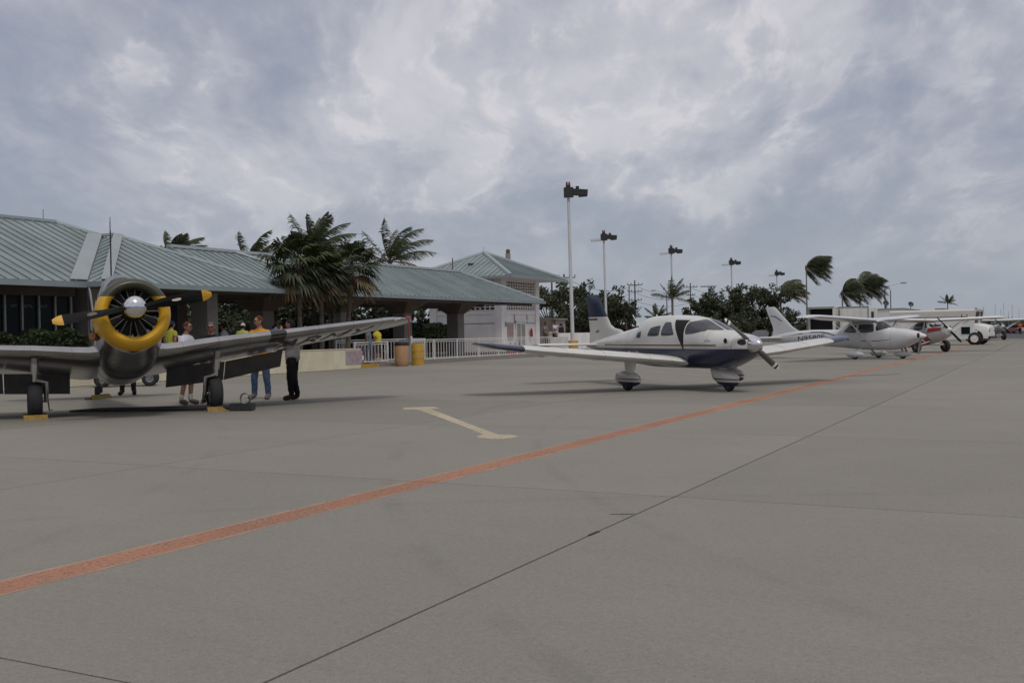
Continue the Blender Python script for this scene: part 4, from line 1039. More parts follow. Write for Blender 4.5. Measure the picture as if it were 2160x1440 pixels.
# split flaps hang below the trailing edge
for s_ in (-1, 1):
    for ya, yb, za, zb in ((.92, 2.1, .72, .80), (2.115, 3.35, .80, .90)):
        b = MB(); hinge = -1.15; dr = (.34, .36)
        def fp(y, k, o_):
            t = max(0, (y-1.63)/4.0); z = .675 + .56*t; return Vector((hinge - k*dr[0]+o_*.02, s_*y, z - k*(dr[1]-.12*t)))
        v = [fp(y, k, o_) for y in (ya, yb) for k in (0, 1) for o_ in (0, 1)]
        b.add(v, [(0,1,3,2), (4,6,7,5), (0,4,5,1), (2,3,7,6), (0,2,6,4), (1,5,7,3)]); b.build('flap', m_flap, T6, T=TW)
# landing-light cover, wing lettering, tip light, streamer
patch(bvL, [Vector((1, 2.70, 1.32)), Vector((1, 3.03, 1.35)), Vector((1, 3.03, 1.60)), Vector((1, 2.70, 1.565))], (-1, 0, 0), .006, 6, 6, 0, 'landing_light_cover', m_dark, wL)
m_army = mat('wing_lettering', (.05, .05, .052), .6)
for ch, yy in zip('ARMY', (3.12, 3.62, 4.14, 4.68)):
    vs, fs = text_mesh(ch, 1.0); hx = max(v.x for v in vs)-min(v.x for v in vs); x0_ = min(v.x for v in vs); hy = max(v.y for v in vs)
    t = (yy-1.63)/4.0; xl = .72-.86*t; cdd = (2.38-1.03*t)*.95
    bmx = bmesh.new(); vv = [bmx.verts.new((v.x, v.y, 0)) for v in vs]
    for f in fs:
        try: bmx.faces.new([vv[i] for i in f])
        except ValueError: pass
    bmesh.ops.subdivide_edges(bmx, edges=bmx.edges[:], cuts=2, use_grid_fill=False); bmesh.ops.triangulate(bmx, faces=bmx.faces[:])
    bmx.verts.index_update(); pts_ = [v.co.copy() for v in bmx.verts]; fc = [tuple(v.index for v in f.verts) for f in bmx.faces]; bmx.free()
    decal(bvL, pts_, fc, lambda p: TW @ Vector((xl - cdd*.88 + p.y/hy*cdd*.62, yy + (p.x-x0_)/hx*.46, .3)), (0, 0, 1), .006, m_army, 'lettering', wL)
tipc = TW @ Vector((-.20, 5.98, 1.325)); MB().tube([tipc+Vector((.1, 0, .0)), tipc+Vector((-.12, 0, .02))], [.022, .03], 10).build('tip_light', m_redl, wL)
MB().box(tipc+Vector((.04, -.03, -.30)), (.03, .02, .60)).build('warning_streamer', m_redp, wL)
MB().tube([TW @ Vector((-.1, 5.6, 1.27)), TW @ Vector((.2, 5.6, 1.25))], .016, 6).build('pitot_tube', m_white, wL)
tipc = TW @ Vector((-.22, -5.98, 1.325)); MB().tube([tipc+Vector((.1, 0, .0)), tipc+Vector((-.12, 0, .02))], [.035, .05], 10).build('tip_light', m_redl, wR)
# canopy, mast, tail
b = fuselage([(.62, 1.7, 1.86, .30, 1.76, 2), (.25, 1.7, 2.30, .34, 1.82, 2.2), (-.3, 1.7, 2.42, .37, 1.85, 2.4), (-1.6, 1.65, 2.45, .37, 1.85, 2.4), (-2.3, 1.6, 2.30, .34, 1.8, 2.2), (-3.0, 1.6, 1.86, .22, 1.7, 2)], 24, 24)
can = b.build('canopy', m_planeglass, T6, smooth=35, T=TW)
for x in (.3, -.25, -.8, -1.35, -1.9, -2.4):
    zt = 2.30 if x > .1 else 2.44 if x > -1.8 else 2.27
    b = MB(); r_ = ring(x, 1.62, zt+.01, .38, 1.84, 2.3, 24); q_ = [Vector((x-.035, p.y, p.z)) for p in r_]; b.loft([r_, q_], True); b.build('canopy_frame', m_alu, can, smooth=30, T=TW)
b = MB(); finloft(b, [(1.60, -4.95, -6.95, .13), (2.1, -5.45, -7.08, .12), (2.6, -5.75, -7.12, .10), (3.1, -5.98, -7.06, .08), (3.45, -6.18, -6.92, .05), (3.58, -6.4, -6.7, .03)]); b.build('fin', m_alu, T6, smooth=35, T=TW)
for s_ in (-1, 1):
    b = MB(); wing(b, [(.05, -5.3, 1.82, 1.35, .09, 0), (1.4, -5.6, 1.84, 1.0, .08, 0), (1.85, -5.75, 1.84, .75, .08, 0), (2.0, -5.95, 1.84, .4, .08, 0)], 0, s_); b.build('tailplane', m_alu, T6, smooth=35, T=TW)
MB().tube([(-2.2, 0, 2.15), (-2.2, 0, 2.6)], .015, 6).build('antenna_mast', m_dark, T6, T=TW)
MB().tube([TW @ Vector((.95, -.52, 1.0)), TW @ Vector((1.15, -.66, 1.0))], .07, 10).build('exhaust_pipe', m_rust, T6)
# undercarriage
for s_ in (-1, 1):
    y = s_*1.62; u = MB(); u.tube([(.36, y, 1.20), (.28, y, 1.02)], .062, 12); u.tube([(.28, y, 1.02), (.22, y, .88)], .045, 12, 0); lg = u.build('gear_leg', m_alu, T6, smooth=40)
    MB().tube([(.285, y, 1.04), (.20, y, .84)], .066, 12).build('oleo_sleeve', m_chrome, lg, smooth=40); MB().tube([(.21, y, .86), (.15, y, .70)], .043, 12).build('oleo_piston', m_chrome, lg, smooth=40)
    yi = y - s_*.19; MB().tube([(.16, y, .72), (.12, yi, .68), (.03, yi, .36), (0, yi, .33)], [.05, .05, .042, .05], 10).build('wheel_fork', m_alu, lg, smooth=40)
    MB().tube([(0, yi, .34), (0, y, .34)], .04, 8).build('axle', m_alu_d, lg)
    MB().tube([(0, yi-s_*.03, .36), (.02, yi-s_*.05, .14), (.05, yi-s_*.10, .16)], .012, 6).build('brake_line', m_dark, lg)
    wheel('main_wheel', T6, (0, y, .34), .34, .25, .55)
    for q in (-1, 1):
        c = empty('wheel_chock', T6.matrix_basis @ Vector((q*.26, y, 0)), R(-36), ('yellow wooden chock in front of the ', 'yellow wooden chock behind the ')[q < 0] + ('warplane wheel at the left edge of the photo', 'warplane wheel beside the tow bar')[s_ > 0], 'wheel chock', 'yellow chocks at the warplane wheels')
        MB().add([(-.10, -.2, 0), (.10, -.2, 0), (.045*q, -.2, .09), (-.10, .2, 0), (.10, .2, 0), (.045*q, .2, .09)], [(0, 1, 2), (5, 4, 3), (0, 3, 4, 1), (1, 4, 5, 2), (2, 5, 3, 0)]).build('block', m_chk, c)
tw = MB(); tw.tube([TW @ Vector((-6.0, 0, 1.5)), (-6.35, 0, .42), (-6.45, .09, .30), (-6.55, .09, .14)], .03, 8); tw.build('tail_leg', m_alu_d, T6); wheel('tail_wheel', T6, (-6.55, 0, .15), .15, .12, .5)
c = empty('wheel_chock', T6.matrix_basis @ Vector((-6.3, .05, 0)), R(-36+55), 'dull yellow chock block at the warplane tail wheel', 'wheel chock', 'yellow chocks at the warplane wheels')
MB().box((0, 0, .05), (.14, .85, .10), top=.75).build('block', mat('dull_yellow', (.20, .15, .02), .7), c); MB().bb(-.1, .02, -.55, -.42, 0, .05).build('rope_knot', m_wood, c)
# tow bar lying on the ground
tp, tq = Vector((-17.4, 14.29, 0)), Vector((-13.95, 15.75, 0)); dd = tq-tp; tb_ = empty('tow_bar', tp, math.atan2(dd.y, dd.x), 'long dark tow bar lying on the ground under the silver warplane', 'tow bar')
L = dd.length; b = MB(); b.tube([(0, 0, .03), (.6, 0, .05), (L-.25, 0, .07)], [.02, .04, .05], 10); b.build('bar', m_dark, tb_)
b = MB(); b.bb(L-.45, L, -.12, .12, .015, .14); b.build('head_plate', m_dark, tb_); b = MB()
ringp = [(L-.18+.0, .10*math.cos(a), .245+.10*math.sin(a)) for a in [2*math.pi*i/16 for i in range(17)]]
ringp = [(L-.16+.10*math.cos(a), 0, .24+.10*math.sin(a)) for a in [2*math.pi*i/16 for i in range(17)]]
b.tube(ringp, .018, 6, cap=False); b.build('tow_eye', m_alu_d, tb_)

# ------------------------------------------------------------------ navy and white low-wing aeroplane
PA = empty('low_wing_plane', (-8.25, 24.77, 0), R(-37), 'white over navy low-wing aeroplane with open cabin door and grey propeller', 'aeroplane')
WH = (.60, .59, .56); NV = (.010, .018, .055); BR = (.065, .03, .022); TN = (.36, .26, .12)
m_pf = banded('fuselage_paint', WH, [('z', -9, .985, None, 0, 0, NV), ('z', .995, 1.004, 'x', -9, 2.5, (.25, .2, .13)), ('z', 1.022, 1.034, 'x', -9, 2.6, TN), ('z', 1.050, 1.083, 'x', -3.2, 2.15, BR)], rough=.28, coat=.5, dirt=.10)
m_pw = banded('wing_paint', WH, [('a', 4.50, 9, None, 0, 0, NV)], rough=.3, coat=.5, dirt=.12)
m_pfin = banded('fin_paint', WH, [('z', 1.84, 9, None, 0, 0, NV), ('z', 1.75, 1.80, 'x', -9, -3.95, BR)], rough=.3, coat=.4)
m_ps = banded('spat_paint', WH, [('z', -9, .215, None, 0, 0, NV), ('z', .235, .248, None, 0, 0, TN), ('z', .265, .295, None, 0, 0, BR)], rough=.3, coat=.4, dirt=.08)
tab = [(2.84, .95, 1.22, .24, 1.08, 2.3), (2.79, .89, 1.25, .32, 1.07, 2.3), (2.60, .75, 1.305, .42, 1.05, 2.4), (2.2, .60, 1.36, .50, 1.02, 2.6), (1.95, .54, 1.395, .53, 1.0, 2.7), (1.6, .52, 1.52, .55, .98, 2.7),
       (1.3, .51, 1.64, .56, 1.0, 2.7), (1.0, .51, 1.715, .57, 1.02, 2.7), (.5, .505, 1.78, .575, 1.05, 2.8), (0, .505, 1.80, .575, 1.05, 2.8), (-.6, .505, 1.80, .57, 1.05, 2.8), (-.95, .51, 1.785, .55, 1.05, 2.7), (-1.12, .52, 1.745, .54, 1.05, 2.6), (-1.30, .53, 1.60, .52, 1.05, 2.4), (-1.5, .54, 1.565, .50, 1.05, 2.3), (-1.95, .58, 1.495, .46, 1.05, 2.2),
       (-2.6, .66, 1.40, .36, 1.04, 2.1), (-3.4, .80, 1.28, .24, 1.04, 2.2), (-4.2, .93, 1.15, .12, 1.03, 2), (-4.6, .98, 1.08, .05, 1.03, 2)]
pf = fuselage(tab, 70, 40).build('fuselage', m_pf, PA, smooth=35); bv = bvh_of(pf); hoops(tab, (2.6, 1.85, -1.75, -3.1), pf, None, .004, 40)
rr = (0, 1, 0)
def side(pts, y=-.5): return [Vector((x, y, z)) for x, z in pts]
for sgn in (-1, 1):
    d = (0, -sgn, 0); nm = 'window'
    patch(bv, side([(-1.17, 1.25), (-.94, 1.25), (-.93, 1.43), (-1.12, 1.38)], sgn), d, .004, rnd=.3, parent=pf)
    patch(bv, side([(-.62, 1.29), (-.07, 1.29), (-.05, 1.56), (-.50, 1.50)], sgn), d, .004, rnd=.35, parent=pf)
    patch(bv, side([(-.01, 1.29), (.60, 1.31), (.33, 1.63), (.07, 1.63)], sgn), d, .004, rnd=.35, parent=pf)
# door aperture and the swung door with its window
patch(bv, side([(.93, 1.0), (.975, .96), (.95, 1.66), (.44, 1.68)], -1), rr, .004, 12, 24, 0, 'door_opening', m_blk, pf)
dr = patch(bv, side([(.98, 1.10), (1.80, 1.12), (1.50, 1.50), (.93, 1.68)], -1), rr, .006, 12, 12, .25, 'door', m_pf, pf)
patch(bv, side([(1.0, 1.30), (1.72, 1.40), (1.34, 1.60), (.98, 1.63)], -1), rr, .012, 12, 10, .45, 'door_window', m_planeglass, dr)
patch(bv, side([(.98, 1.32), (1.86, 1.40), (1.42, 1.62), (.96, 1.68)], 1), (0, -1, 0), .004, 12, 10, .45, parent=pf)
for s_ in (-1, 1):
    patch(bv, [Vector((3, s_*.03, 1.41)), Vector((3, s_*.44, 1.42)), Vector((3, s_*.36, 1.63)), Vector((3, s_*.03, 1.68))], (-1, 0, 0), .005, 10, 10, .2, 'windshield', m_planeglass, pf)
b = MB(); b.lathe([(0, .14), (.05, .13), (.11, .06), (.155, -.04), (.18, -.16), (.185, -.28), (0, -.28)], (2.98, 0, 1.085), 'x', 28); sp_ = b.build('spinner', m_chrome, PA, smooth=40)
m_gb = mat('grey_blade', (.105, .10, .088), .55)
for a in (R(-38), R(142)):
    b = MB(); blade(b, a, .08, .93, .135, 0, 1.085, 0, 2.80, tip=[(.76, 1), (.82, 2), (.87, 1)], pitch=(50, 18)); b.build('propeller_blade', [m_gb, m_white, m_blk], PA, smooth=35)
for s_ in (-1, 1):
    patch(bv, [Vector((3.2, s_*.20, 1.07)), Vector((3.2, s_*.36, 1.07)), Vector((3.2, s_*.34, 1.19)), Vector((3.2, s_*.19, 1.20))], (-1, 0, 0), .004, 6, 6, .9, 'air_inlet', m_blk, pf)
    MB().lathe([(.0, .0), (.055, 0), (.06, .012), (.05, .012)], (2.45, s_*.475, 1.17), 'y', 14).build('landing_light', m_blk, pf)
    b = MB(); S_ = [(.45, 1.02, .66, 1.78, .13, 2), (.75, .86, .71, 1.62, .15, 2), (2.6, .82, .87, 1.60, .15, 1.5), (4.0, .58, 1.0, 1.33, .14, 1), (4.9, .42, 1.10, 1.14, .13, 0), (5.15, .34, 1.135, 1.02, .12, 0), (5.30, .16, 1.17, .78, .10, 0), (5.38, -.1, 1.20, .40, .07, 0)]
    wing(b, S_, 0, s_); w_ = b.build('wing', m_pw, PA, smooth=35); seams(S_, (1.4, 2.6, 3.5, 4.5, 5.14), s_, w_, None, None, .003)
    MB().tube([(.05, s_*3.3, .93), (-.1, s_*3.3, .86)], .02, 6).build('tie_down_ring', m_dark, w_)
    MB().box((-.5, s_*2.1, .77), (.3, .03, .06)).build('flap_hinge', m_white, w_); MB().box((-.5, s_*3.6, .88), (.3, .03, .06)).build('flap_hinge', m_white, w_)
    b = MB(); wing(b, [(.0, -3.75, 1.06, .78, .09, 0), (1.7, -3.80, 1.08, .72, .09, 0), (1.92, -3.9, 1.08, .5, .08, 0)], 0, s_); b.build('stabilator', banded('stab_paint', WH, [], rough=.3), PA, smooth=35)
    # main gear with fairing
    y = s_*1.52
    b = MB(); b.loft([[Vector((x0_+.17*math.cos(a)*k, y+.06*math.sin(a), z)) for a in [2*math.pi*i/16 for i in range(16)]] for z, x0_, k in ((.74, .12, 1.5), (.56, .12, 1.35), (.42, .08, .95), (.34, .05, 1.2))]); b.build('gear_fairing', m_white, PA, smooth=40)
    sec = [(-.54, .27, .35, .02), (-.46, .18, .42, .07), (-.25, .12, .46, .125), (0, .09, .47, .145), (.25, .10, .44, .135), (.44, .15, .38, .095), (.53, .22, .31, .03)]
    b = MB(); b.loft([ring(x, zb, zt, w, (zb+zt)/2, 2.3, 20) for x, zb, zt, w in sec]); b = b.build('wheel_spat', m_ps, PA, smooth=40); b.location = (0, y, 0)
    wheel('wheel', PA, (0, y, .19), .19, .15)
b = MB(); b.loft([[Vector((2.0-.35+.16*math.cos(a)*k, .07*math.sin(a), z)) for a in [2*math.pi*i/16 for i in range(16)]] for z, k in ((.60, 1.0), (.50, 1.3), (.40, 1.6), (.34, 1.6))], True); b.build('gear_fairing', m_white, PA, smooth=40)
sec = [(-.56, .40, .56, .04), (-.46, .26, .58, .08), (-.25, .15, .55, .12), (0, .10, .50, .145), (.22, .10, .44, .13), (.36, .14, .39, .09), (.44, .20, .32, .03)]
b = MB(); b.loft([ring(x, zb, zt, w, (zb+zt)/2, 2.3, 20) for x, zb, zt, w in sec]); b = b.build('wheel_spat', m_ps, PA, smooth=40); b.location = (1.86, 0, 0)
wheel('wheel', PA, (1.95, 0, .17), .17, .13)
b = MB(); finloft(b, [(1.06, -2.2, -4.50, .10), (1.30, -2.35, -4.46, .10), (1.47, -2.75, -4.45, .09), (1.52, -3.08, -4.46, .085), (1.62, -3.28, -4.48, .08), (1.84, -3.46, -4.52, .075), (2.2, -3.76, -4.58, .07), (2.42, -3.94, -4.62, .06), (2.47, -4.02, -4.60, .03)]); fn = b.build('fin', m_pfin, PA, smooth=35)
b = MB()
for i in range(7): b.bb(-4.55+.0, -3.50-.05*i*1.0, -.052+i*.002, .052-i*.002, 1.62+.12*i, 1.624+.12*i)
MB().tube([(-1.75, 0, 1.48), (-2.15, 0, 1.85)], .012, 6).build('antenna', m_white, PA); MB().tube([(-2.45, 0, 1.38), (-2.47, 0, 1.62)], .012, 6).build('antenna', m_rust, PA)
MB().tube([(-1.0, 0, 1.78), (-1.0, 0, 1.84)], .02, 6).build('antenna', m_white, PA); MB().box((-2.46, 0, 1.40), (.04, .04, .05)).build('beacon', m_redl, PA)
vs, fs = fine_text('N476JD', .33); wd = max(v.x for v in vs)
decal(bv, vs, fs, lambda p: Vector((-2.10+p.x/wd*1.12, -1, .70+p.y*.92)), rr, .006, m_white, 'registration', pf)
vs, fs = text_mesh('Archer', .11); wd = max(v.x for v in vs)
decal(bv, vs, fs, lambda p: Vector((1.62+p.x/wd*.34+p.y*.2, -1, 1.15+p.y*.8)), rr, .004, mat('script_gold', (.25, .16, .09), .5), 'script_lettering', pf)
fb = bvh_of(fn); b = MB()
vs = [Vector((x, 0, z)) for x, z in ((-4.10, 1.42), (-4.04, 1.47), (-3.98, 1.44), (-3.93, 1.50), (-3.86, 1.44), (-3.90, 1.41), (-3.98, 1.40), (-4.05, 1.39))]
decal(fb, vs, [tuple(range(8))], lambda p: Vector((p.x, -1, p.z)), rr, .004, bpy.data.materials['script_gold'], 'crest', fn)
MB().bb(.955, .965, -.600, -.592, .93, 1.10).build('door_strap', m_rust, pf)

# ------------------------------------------------------------------ white high-wing aeroplane
def high_wing(name, loc, rz, label, body, zf=.93, span=5.5, nose=2.75, tail=True, spats=True, seed=1):
    t = empty(name, loc, rz, label, 'aeroplane'); return t
HW = empty('high_wing_plane', (-7.5, 49.2, 0), R(-16), 'white high-wing aeroplane with wheel spats behind the navy and white one', 'aeroplane')
m_hf = banded('high_wing_paint', (.58, .585, .60), [], rough=.3, coat=.5, dirt=.06)
tab = [(2.36, .88, 1.12, .20, 1.0, 2.3), (2.30, .82, 1.18, .34, .99, 2.4), (2.0, .64, 1.26, .44, .96, 2.5), (1.6, .47, 1.335, .50, .92, 2.6), (1.2, .39, 1.37, .53, .9, 2.6), (.75, .39, 1.66, .54, .95, 2.8), (.45, .39, 1.74, .54, .98, 2.9), (0, .40, 1.75, .53, 1.0, 2.9), (-.6, .44, 1.70, .50, 1.0, 2.8), (-1.0, .48, 1.54, .46, 1.0, 2.6), (-1.5, .52, 1.33, .40, .98, 2.4), (-2.6, .60, 1.34, .29, 1.0, 2.2), (-3.8, .70, 1.26, .18, 1.0, 2.1), (-4.8, .80, 1.08, .09, .95, 2), (-5.15, .84, 1.0, .04, .92, 2)]
hf = fuselage(tab, 60, 32).build('fuselage', m_hf, HW, smooth=35); hb = bvh_of(hf); hoops(tab, (1.25, -1.5), hf, None, .004, 32)
for sg in (-1, 1):
    d = (0, -sg, 0)
    for q in ([(-1.02, 1.20), (-.36, 1.16), (-.36, 1.52), (-.76, 1.47)], [(-.28, 1.16), (.48, 1.20), (.46, 1.56), (-.26, 1.54)], [(.56, 1.24), (1.08, 1.36), (.72, 1.60), (.56, 1.60)]):
        patch(hb, side(q, sg), d, .004, rnd=.25, parent=hf)
    b = MB(); wing(b, [(.0, .50, 1.72, 1.55, .12, 1.5), (2.6, .50, 1.80, 1.50, .12, 1.5), (4.6, .36, 1.88, 1.22, .12, 0), (5.2, .28, 1.90, 1.08, .11, 0), (5.4, .12, 1.885, .8, .09, 0), (5.5, -.1, 1.85, .45, .06, 0)], 0, sg); w_ = b.build('wing', m_hf, HW, smooth=35)
    MB().tube([(.42, sg*.52, .52), (.22, sg*2.45, 1.70)], [.05, .045], 8, sq=.5).build('wing_strut', m_hf, HW)
    MB().loft([[Vector((x, sg*y, z+q)) for x, q in ((-.32, 0), (-.18, .02), (-.18, -.02))] for y, z in ((.35, .48), (.8, .40), (1.22, .20))]).build('gear_leg', m_hf, HW)
    s2 = [(-.42, .20, .24, .02), (-.30, .11, .32, .08), (0, .08, .36, .12), (.26, .12, .33, .09), (.42, .19, .25, .02)]
    o = MB().loft([ring(x, zb, zt, w, (zb+zt)/2, 2.1, 16) for x, zb, zt, w in s2]).build('wheel_spat', m_hf, HW, smooth=40); o.location = (-.1, sg*1.2, 0)
    wheel('wheel', HW, (-.1, sg*1.2, .15), .15, .12)
    b = MB(); wing(b, [(.0, -4.25, .98, 1.0, .09, 0), (1.5, -4.4, 1.0, .72, .09, 0), (1.7, -4.55, 1.0, .45, .08, 0)], 0, sg); b.build('tailplane', m_hf, HW, smooth=35)
    patch(hb, [Vector((3, sg*.12, .92)), Vector((3, sg*.32, .92)), Vector((3, sg*.30, 1.12)), Vector((3, sg*.12, 1.14))], (-1, 0, 0), .004, 6, 6, .8, 'air_inlet', m_blk, hf)
    patch(hb, [Vector((3, sg*.04, 1.39)), Vector((3, sg*.44, 1.38)), Vector((3, sg*.40, 1.66)), Vector((3, sg*.04, 1.70))], (-1, 0, 0), .005, 8, 8, .1, 'windshield', m_planeglass, hf)
patch(hb, [Vector((-3, -.25, 1.40)), Vector((-3, .25, 1.40)), Vector((-3, .22, 1.58)), Vector((-3, -.22, 1.58))], (1, 0, 0), .004, parent=hf)
o = MB().loft([ring(x, zb, zt, w, (zb+zt)/2, 2.1, 16) for x, zb, zt, w in s2]).build('wheel_spat', m_hf, HW, smooth=40); o.location = (1.55, 0, 0)
wheel('wheel', HW, (1.55, 0, .15), .15, .12); MB().tube([(1.5, 0, .5), (1.55, 0, .3)], .05, 8).build('nose_leg', m_alu_d, HW)
MB().lathe([(0, .26), (.04, .23), (.10, .12), (.14, .0), (0, .0)], (2.36, 0, 1.0), 'x', 18).build('spinner', m_white, HW, smooth=40)
for a in (R(62), R(242)): b = MB(); blade(b, a, .05, .90, .12, 0, 1.0, 0, 2.40, pitch=(50, 18)); b.build('propeller_blade', m_gb if a > 2 else m_alu_d, HW, smooth=35)
MB().tube([(1.75, -.25, .50), (1.85, -.28, .32)], .04, 8).build('exhaust_pipe', m_rust, HW)
b = MB(); finloft(b, [(.98, -3.1, -4.85, .10), (1.30, -3.45, -4.80, .09), (1.52, -3.78, -4.83, .08), (2.0, -4.25, -5.02, .07), (2.44, -4.66, -5.20, .06), (2.48, -4.75, -5.15, .03)]); fn = b.build('fin', m_hf, HW, smooth=35); fb = bvh_of(fn)
def swoosh(bv_, pts, wd, m, name, par, y=-1):
    uv = []; n = len(pts)
    for i, (x, z) in enumerate(pts):
        w = wd*math.sin(math.pi*(i+.15)/(n-.7))**.7 if 0 < i < n-1 else .002; uv += [Vector((x, 0, z-w)), Vector((x, 0, z+w))]
    fs = [(2*i, 2*i+2, 2*i+3, 2*i+1) for i in range(n-1)]
    decal(bv_, uv, fs, lambda p: Vector((p.x, y, p.z)), (0, -y, 0), .004, m, name, par)
m_blue = mat('blue_grey_stripe', (.02, .05, .08), .4)
swoosh(fb, [(-5.0, 2.02), (-4.85, 2.03), (-4.7, 2.01), (-4.58, 1.95), (-4.45, 1.86), (-4.34, 1.80), (-4.25, 1.78)], .028, m_blue, 'swoosh', fn)
swoosh(hb, [(-3.9, 1.08), (-3.3, 1.16), (-2.6, 1.22), (-2.1, 1.22), (-1.75, 1.16), (-1.5, 1.08), (-1.3, 1.05)], .03, m_blue, 'swoosh', hf)
swoosh(hb, [(-2.4, 1.08), (-1.6, .98), (-.8, .86), (0, .80), (.6, .80), (1.0, .84), (1.3, .88)], .018, mat('maroon_stripe', (.16, .03, .03), .4), 'swoosh', hf)
vs, fs = fine_text('N9580F', .34); wd = max(v.x for v in vs)
decal(hb, vs, fs, lambda p: Vector((-3.42+p.x/wd*1.45, -1, .80+p.y*.98+(p.x/wd)*.12)), rr, .007, m_blk, 'registration', hf)
MB().tube([(-1.35, 0, 1.35), (-1.75, 0, 1.62)], .01, 5).build('antenna', m_white, HW)

# ------------------------------------------------------------------ red and white tailwheel aeroplane, and a grey one farther off
def cub(loc, rz, label, paint, accent, zs=.83):
    t = empty('tailwheel_plane', loc, rz, label, 'aeroplane', 'small high-wing tailwheel aeroplanes'); ta = R(9)
    TT = Matrix.Translation((0, 0, .38)) @ Matrix.Rotation(-ta, 4, 'Y')
    tab = [(1.62, .40, .92, .24, .66, 2.2), (1.50, .30, .98, .36, .64, 2.3), (1.0, .18, 1.02, .40, .6, 2.4), (.55, .12, 1.05, .40, .6, 2.5), (.2, .10, 1.42, .40, .7, 2.8), (-.2, .10, 1.50, .40, .7, 2.8), (-1.2, .12, 1.42, .38, .7, 2.6), (-2.2, .22, 1.1, .30, .66, 2.3), (-3.6, .40, .88, .18, .64, 2.1), (-5.0, .55, .72, .04, .64, 2)]
    f = fuselage(tab, 40, 24).build('fuselage', paint, t, smooth=35, T=TT); fbv = bvh_of(f)
    for sg in (-1, 1):
        patch(fbv, [TT @ Vector(p) for p in ((-.9, sg, .95), (.35, sg, 1.0), (.12, sg, 1.38), (-.9, sg, 1.34))], (0, -sg, 0), .006, rnd=.2, parent=f)
        patch(fbv, [TT @ Vector(p) for p in ((3, sg*.03, 1.05), (3, sg*.34, 1.05), (3, sg*.3, 1.40), (3, sg*.03, 1.44))], (-1, 0, 0), .006, rnd=.1, name='windshield', parent=f)
        patch(fbv, [TT @ Vector(p) for p in ((.25, sg, .70), (1.42, sg, .66), (1.46, sg, .86), (.40, sg, .96))], (0, -sg, 0), .006, rnd=.1, name='cowl_flash', m=accent, parent=f)
        patch(fbv, [TT @ Vector(p) for p in ((-.6, sg, .22), (.5, sg, .25), (.2, sg, .62), (-.6, sg, .66))], (0, -sg, 0), .006, rnd=.1, name='belly_flash', m=accent, parent=f)
        patch(fbv, [TT @ Vector(p) for p in ((3, sg*.10, .58), (3, sg*.27, .58), (3, sg*.26, .80), (3, sg*.10, .82))], (-1, 0, 0), .006, rnd=.9, name='air_inlet', m=m_blk, parent=f)
        b = MB(); wing(b, [(.0, .36, 1.44, 1.6, .11, 0), (4.6, .36, 1.56, 1.6, .11, 0), (5.1, .26, 1.575, 1.4, .10, 0), (5.35, .0, 1.575, .8, .07, 0)], 0, sg); b.build('wing', bpy.data.materials['white_paint'], t, smooth=35, T=TT @ Matrix.Rotation(R(4), 4, 'Y'))
        for xx in (.25, -.55): MB().tube([TT @ Vector((xx*.6-.1, sg*.4, .22)), TT @ Vector((xx, sg*2.6, 1.42))], .03, 6).build('wing_strut', m_white, t)
        for xx in (.35, -.35): MB().tube([TT @ Vector((xx, sg*.36, .2)), (0, sg*.93, .40)], .03, 6).build('gear_leg', m_white, t)
        wheel('main_wheel', t, (0, sg*.98, .35), .35, .24, .42)
        b = MB(); wing(b, [(0, -4.3, .66, .9, .06, 0), (1.3, -4.5, .66, .6, .06, 0), (1.5, -4.7, .66, .25, .06, 0)], 0, sg); b.build('tailplane', paint, t, smooth=35, T=TT)
    b = MB(); finloft(b, [(.66, -4.1, -5.2, .06), (1.1, -4.4, -5.3, .05), (1.4, -4.7, -5.25, .05), (1.5, -4.9, -5.1, .03)]); b.build('fin', accent, t, smooth=35, T=TT)
    MB().lathe([(0, .22), (.06, .19), (.13, .08), (.16, 0), (0, 0)], (1.62, 0, .66), 'x', 16).build('spinner', m_white, t, smooth=40, T=TT)
    for a in (R(-45), R(135)): b = MB(); blade(b, a, .05, 1.02, .13, 0, .66, 0, 1.66, pitch=(50, 18)); b.build('propeller_blade', m_blackp, t, T=TT)
    wheel('tail_wheel', t, (-4.9, 0, .1), .1, .08)
    return t
m_cub = banded('red_white_paint', (.50, .49, .49), [('z', .2, .95, 'x', -9, .1, (.26, .02, .03))], rough=.35, coat=.4)
cub0 = cub((-6.0, 60.4, 0), R(-46), 'red and white tailwheel aeroplane with fat tyres, nose pointing right', m_cub, m_redp)
cub0.scale = (.94,)*3
cub((-5.2, 108, 0), R(-58), 'distant pale grey high-wing aeroplane at the right behind the step van', m_gut, m_white)
# ------------------------------------------------------------------ step van, containers, cart, far cars
SV = empty('step_van', (-5.28, 83.1, 0), R(-10), 'long white step van with square lower door window and big front wheel', 'van')
m_van = banded('van_body_tone', (.70, .70, .68), [('z', 2.08, 9, None, 0, 0, (.60, .57, .52))], rough=.5, coat=.2, dirt=.14)  # white van body, beiger above the rub rail
b = MB(); b.loft([[Vector((x, y, z)) for y, z in ((.0, .42), (.0, 2.5), (.12, 2.62), (2.08, 2.62), (2.2, 2.5), (2.2, .42))] for x in (-6.1, -.62)])
b.loft([[Vector((x0_, y, z)) for x0_, y, z in ((xa, .0, .42), (xb, .0, 1.5), (xc, .02, 2.5), (xc, .12, 2.6), (xc, 2.08, 2.6), (xc, 2.18, 2.5), (xb, 2.2, 1.5), (xa, 2.2, .42))] for xa, xb, xc in ((-.62, -.62, -.62), (-.45, -.05, .12))])
vb = b.build('body', m_van, SV, smooth=25)
